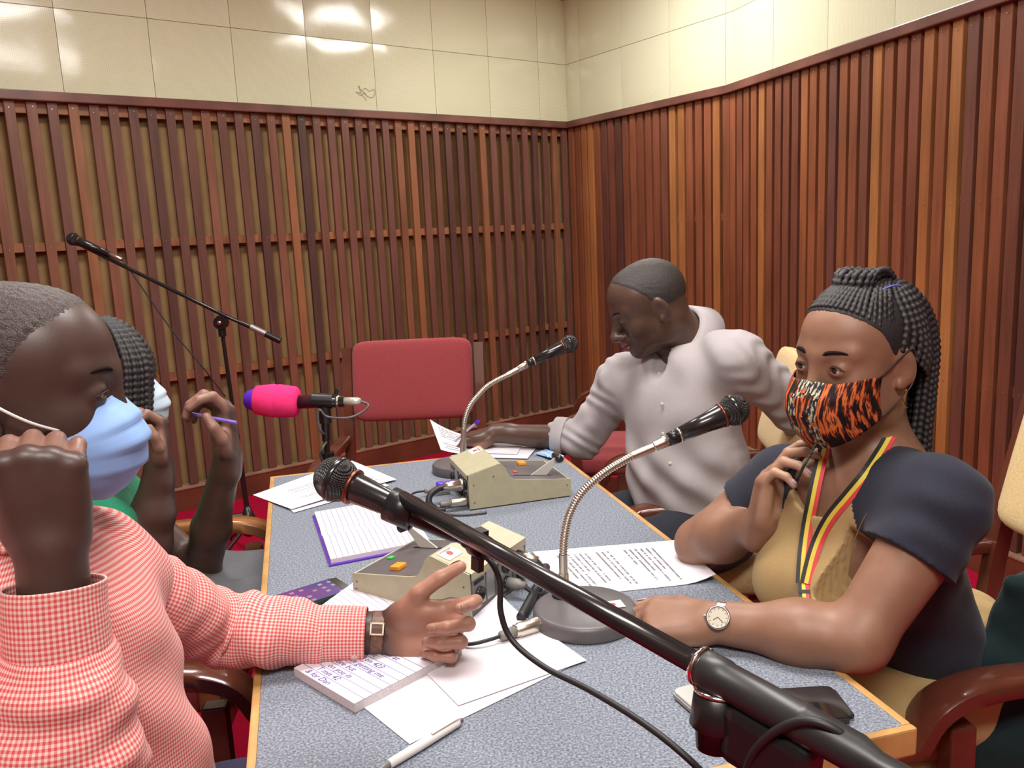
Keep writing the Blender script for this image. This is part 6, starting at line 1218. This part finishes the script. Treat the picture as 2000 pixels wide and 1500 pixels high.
    it = [('+', ell(A(-0.82, 1.80, 0.56), (0.17, 0.19, 0.11)), 0), ('+', cap(A(-0.80, 1.72, 0.57), A(-0.46, 1.80, 0.565), 0.09, 0.072), 0.05), ('+', cap(A(-0.80, 1.90, 0.57), A(-0.46, 1.96, 0.565), 0.09, 0.072), 0.05), ('+', cap(A(-0.46, 1.80, 0.56), A(-0.46, 1.82, 0.1), 0.068, 0.05), 0.03), ('+', cap(A(-0.46, 1.96, 0.56), A(-0.46, 1.98, 0.1), 0.068, 0.05), 0.03)]
    V, F = sdf_mesh(it, 0.010, disp=lambda P: (0.003 * wob(P, 43, 40)).astype(np.float32), dmax=0.006); np_obj('trousers', V, F, cloth_mat('grey_trousers', (0.10, 0.10, 0.11), (0.17, 0.17, 0.185)), t)
    for y_ in (1.82, 1.98):
        V, F = sdf_mesh([('+', cap(A(-0.49, y_, 0.045), A(-0.31, y_, 0.035), 0.042, 0.032), 0), ('i', half((0, 0, 0.002), (0, 0, -1)), 0)], 0.007); np_obj('shoe', V, F, mat('black_leather', (0.02, 0.018, 0.018), 0.35), t)
    pn = thing('ballpoint_pen', 'purple pen held up in the hand behind the pink microphone', 'pen', dp(420, 815, 1.68), world=True); a_, b_ = dp(372, 808, 1.69), dp(462, 826, 1.68)
    b = MB(); b.cyl(a_, b_, 0.004, n=12); b.build('barrel', mat('violet_barrel', (0.22, 0.14, 0.55), 0.3), pn); b = MB(); b.lathe([(0, 0.004), (0.012, 0.0012)], a_, a_ - b_, 12); b.build('tip', M_SLVP, pn); return t
person_a(); person_b(); person_c(); PDT, PDF, PDI = person_d()
# ---- lanyard of the woman in the dress
M_LAN = [mat('ribbon_black', (0.015, 0.015, 0.015), 0.6), mat('ribbon_yellow', (0.75, 0.60, 0.06), 0.6), mat('ribbon_red', (0.70, 0.05, 0.06), 0.6)]
lan = empty('lanyard'); lan.parent = PDT; lan['_o'] = list(PDT['_o'])
body_it = PDI['ditems'][:7] + [('+', cap(PDI['nb'] + A(0, 0, -0.01), loc(PDF, A(-0.03, 0, -0.045)), 0.054, 0.050), 0.03)]
def strap(pxs, flip=1.0):
    P = catmull([on_surface(body_it, x, y, 0.95, 1.62, 0.004) for x, y in pxs], 6); T = np.gradient(P, axis=0); T /= np.linalg.norm(T, axis=1)[:, None]
    N = np.array([nrm(CAMP - p) for p in P]); N = np.array([nrm(n - t * (n @ t)) for n, t in zip(N, T)]); S = np.cross(T, N) * flip
    b = MB(); ribbon(b, P + N * 0.002, 0.018, N, S, 0, 3); b.build('strap', M_LAN, lan)
strap([(1612, 868), (1602, 905), (1594, 940), (1586, 980), (1578, 1020), (1572, 1060), (1568, 1100), (1566, 1140)], -1)
strap([(1738, 852), (1722, 880), (1692, 925), (1655, 970), (1622, 1010), (1600, 1050), (1586, 1090), (1574, 1140)], -1)
e0, e1 = on_surface(body_it, 1569, 1138, 0.95, 1.6, 0.006), on_surface(body_it, 1571, 1172, 0.95, 1.6, 0.012)
b = MB(); N = nrm(CAMP - e0); T = nrm(e1 - e0); ribbon(b, [e0, e1], 0.018, [N, N], [np.cross(T, N) * -1] * 2, 0, 3); b.box((e0 + e1) / 2, (0.02, 0.004, 0.006), [np.cross(T, N), N, T], mi=0); b.build('joined_end', M_LAN, lan)
b = MB(); b.box(e1 - T * -0.028, (0.018, 0.005, 0.05), [np.cross(T, N), N, T], bev=0.002); b.build('clip', M_BLACK, lan)
# ---- steel wrist watch on her left arm
W, E_ = PDI['WL'], PDI['EL']; ax = nrm(W - E_); wc = W - ax * 0.012; wt = empty('wrist_watch'); wt.parent = PDT; wt['_o'] = list(PDT['_o'])
dcam = nrm(A(-0.25, -0.75, 0.62)); dcam = nrm(dcam - ax * (dcam @ ax)); sy = np.cross(dcam, ax); MSTL = mat('watch_steel', (0.55, 0.52, 0.48), 0.25, metal=1.0)
for k in range(24):
    a = 2 * math.pi * k / 24; r = 0.0305; c = wc + dcam * math.cos(a) * r + sy * math.sin(a) * r; nn = dcam * math.cos(a) + sy * math.sin(a); tt = np.cross(ax, nn)
    if math.cos(a) < 0.86: b = MB(); b.box(c, (0.0135, 0.0072, 0.0022), [ax, tt, nn], bev=0.0006); b.build('link', MSTL, wt)
fcn = wc + dcam * 0.031; b = MB(); b.lathe([(-0.001, 0.0165), (0.001, 0.0180), (0.005, 0.0180), (0.0062, 0.0165), (0.0062, 0.0148), (0.005, 0.0146)], fcn, dcam, 36); cs_ = b.build('case', MSTL, wt)
b = MB(); b.cyl(fcn + dcam * 0.0046, fcn + dcam * 0.0052, 0.0150, n=36); dl = b.build('dial', mat('dial_cream', (0.55, 0.50, 0.40), 0.3), wt)
b = MB()
for k in range(12): a = k * math.pi / 6; q = ax * math.cos(a) + sy * math.sin(a); b.box(fcn + dcam * 0.0054 + q * 0.0125, (0.0022, 0.0007, 0.0003), [q, np.cross(dcam, q), dcam])
for a, l in ((0.6, 0.008), (2.4, 0.011)): q = ax * math.cos(a) + sy * math.sin(a); b.box(fcn + dcam * 0.0056 + q * l / 2, (l, 0.0008, 0.0003), [q, np.cross(dcam, q), dcam])
b.build('hands', M_BLACK, dl)
b = MB(); b.cyl(fcn + dcam * 0.003 + ax * 0.018, fcn + dcam * 0.003 + ax * 0.021, 0.0022, n=12); b.build('crown', MSTL, wt)
# ---- phone in her left hand
hc = dp(1272, 1209, 1.228); hc[2] = max(hc[2] - 0.012, TZ + 0.012)
phx = nrm(A(*(W - E_)[:2], 0)); t = thing('mobile_phone', 'dark phone with a white rim held in the hand wearing the steel watch', 'phone', hc, world=True, group='mobile phones on the table'); phy = np.cross(A(0, 0, 1), phx)
b = MB(); b.box(hc, (0.11, 0.050, 0.009), [phx, phy, A(0, 0, 1)], bev=0.004); b.build('case', M_WHITE, t)
b = MB(); b.box(hc + A(0, 0, 0.0048), (0.104, 0.044, 0.0008), [phx, phy, A(0, 0, 1)]); b.build('screen', M_GLASS, t)
# ---- dark jacket bundled between the woman and the near chair arm
it = [('+', fcap(A(0.83, 1.255, 0.55), A(0.87, 1.27, 0.70), 0.15, 0.12, (0, 1, 0), 0.34), 0), ('+', fcap(A(0.80, 1.25, 0.50), A(0.98, 1.27, 0.52), 0.09, 0.10, (0, 1, 0), 0.45), 0.05), ('+', cap(A(0.97, 1.25, 0.30), A(1.0, 1.28, 0.72), 0.07), 0.06)]
V, F = sdf_mesh(it, 0.008, disp=lambda P: (0.008 * wob(P, 77, 42)).astype(np.float32), dmax=0.012); jk = np_obj('jacket', V, F, cloth_mat('dark_teal_cloth', (0.006, 0.016, 0.018), (0.012, 0.030, 0.032)), None)
tag(jk, 'dark teal jacket bundled beside the woman in the dress', 'jacket')

b = MB(); b.tube(catmull([on_surface(body_it, x, y, 0.95, 1.62, 0.003) for x, y in ((1716, 972), (1688, 1012), (1668, 1060), (1658, 1105), (1656, 1145), (1664, 1185))], 6), 0.0011, 6); b.build('seam', mat('seam_brown', (0.16, 0.10, 0.04), 0.8), PDT)
b = MB(); v, f, u = braid([dp(1596, 862, 1.235), dp(1581, 890, 1.232), dp(1566, 918, 1.235), dp(1545, 965, 1.37), dp(1515, 1045, 1.42), dp(1502, 1095, 1.42)], 0.0022, tw=0.006); b.add(v, f, 0, True); b.build('neck_cord', mat('green_black_cord', (0.02, 0.035, 0.025), 0.6), PDT)
for o in bpy.data.objects:
    if '_o' in o: del o['_o']
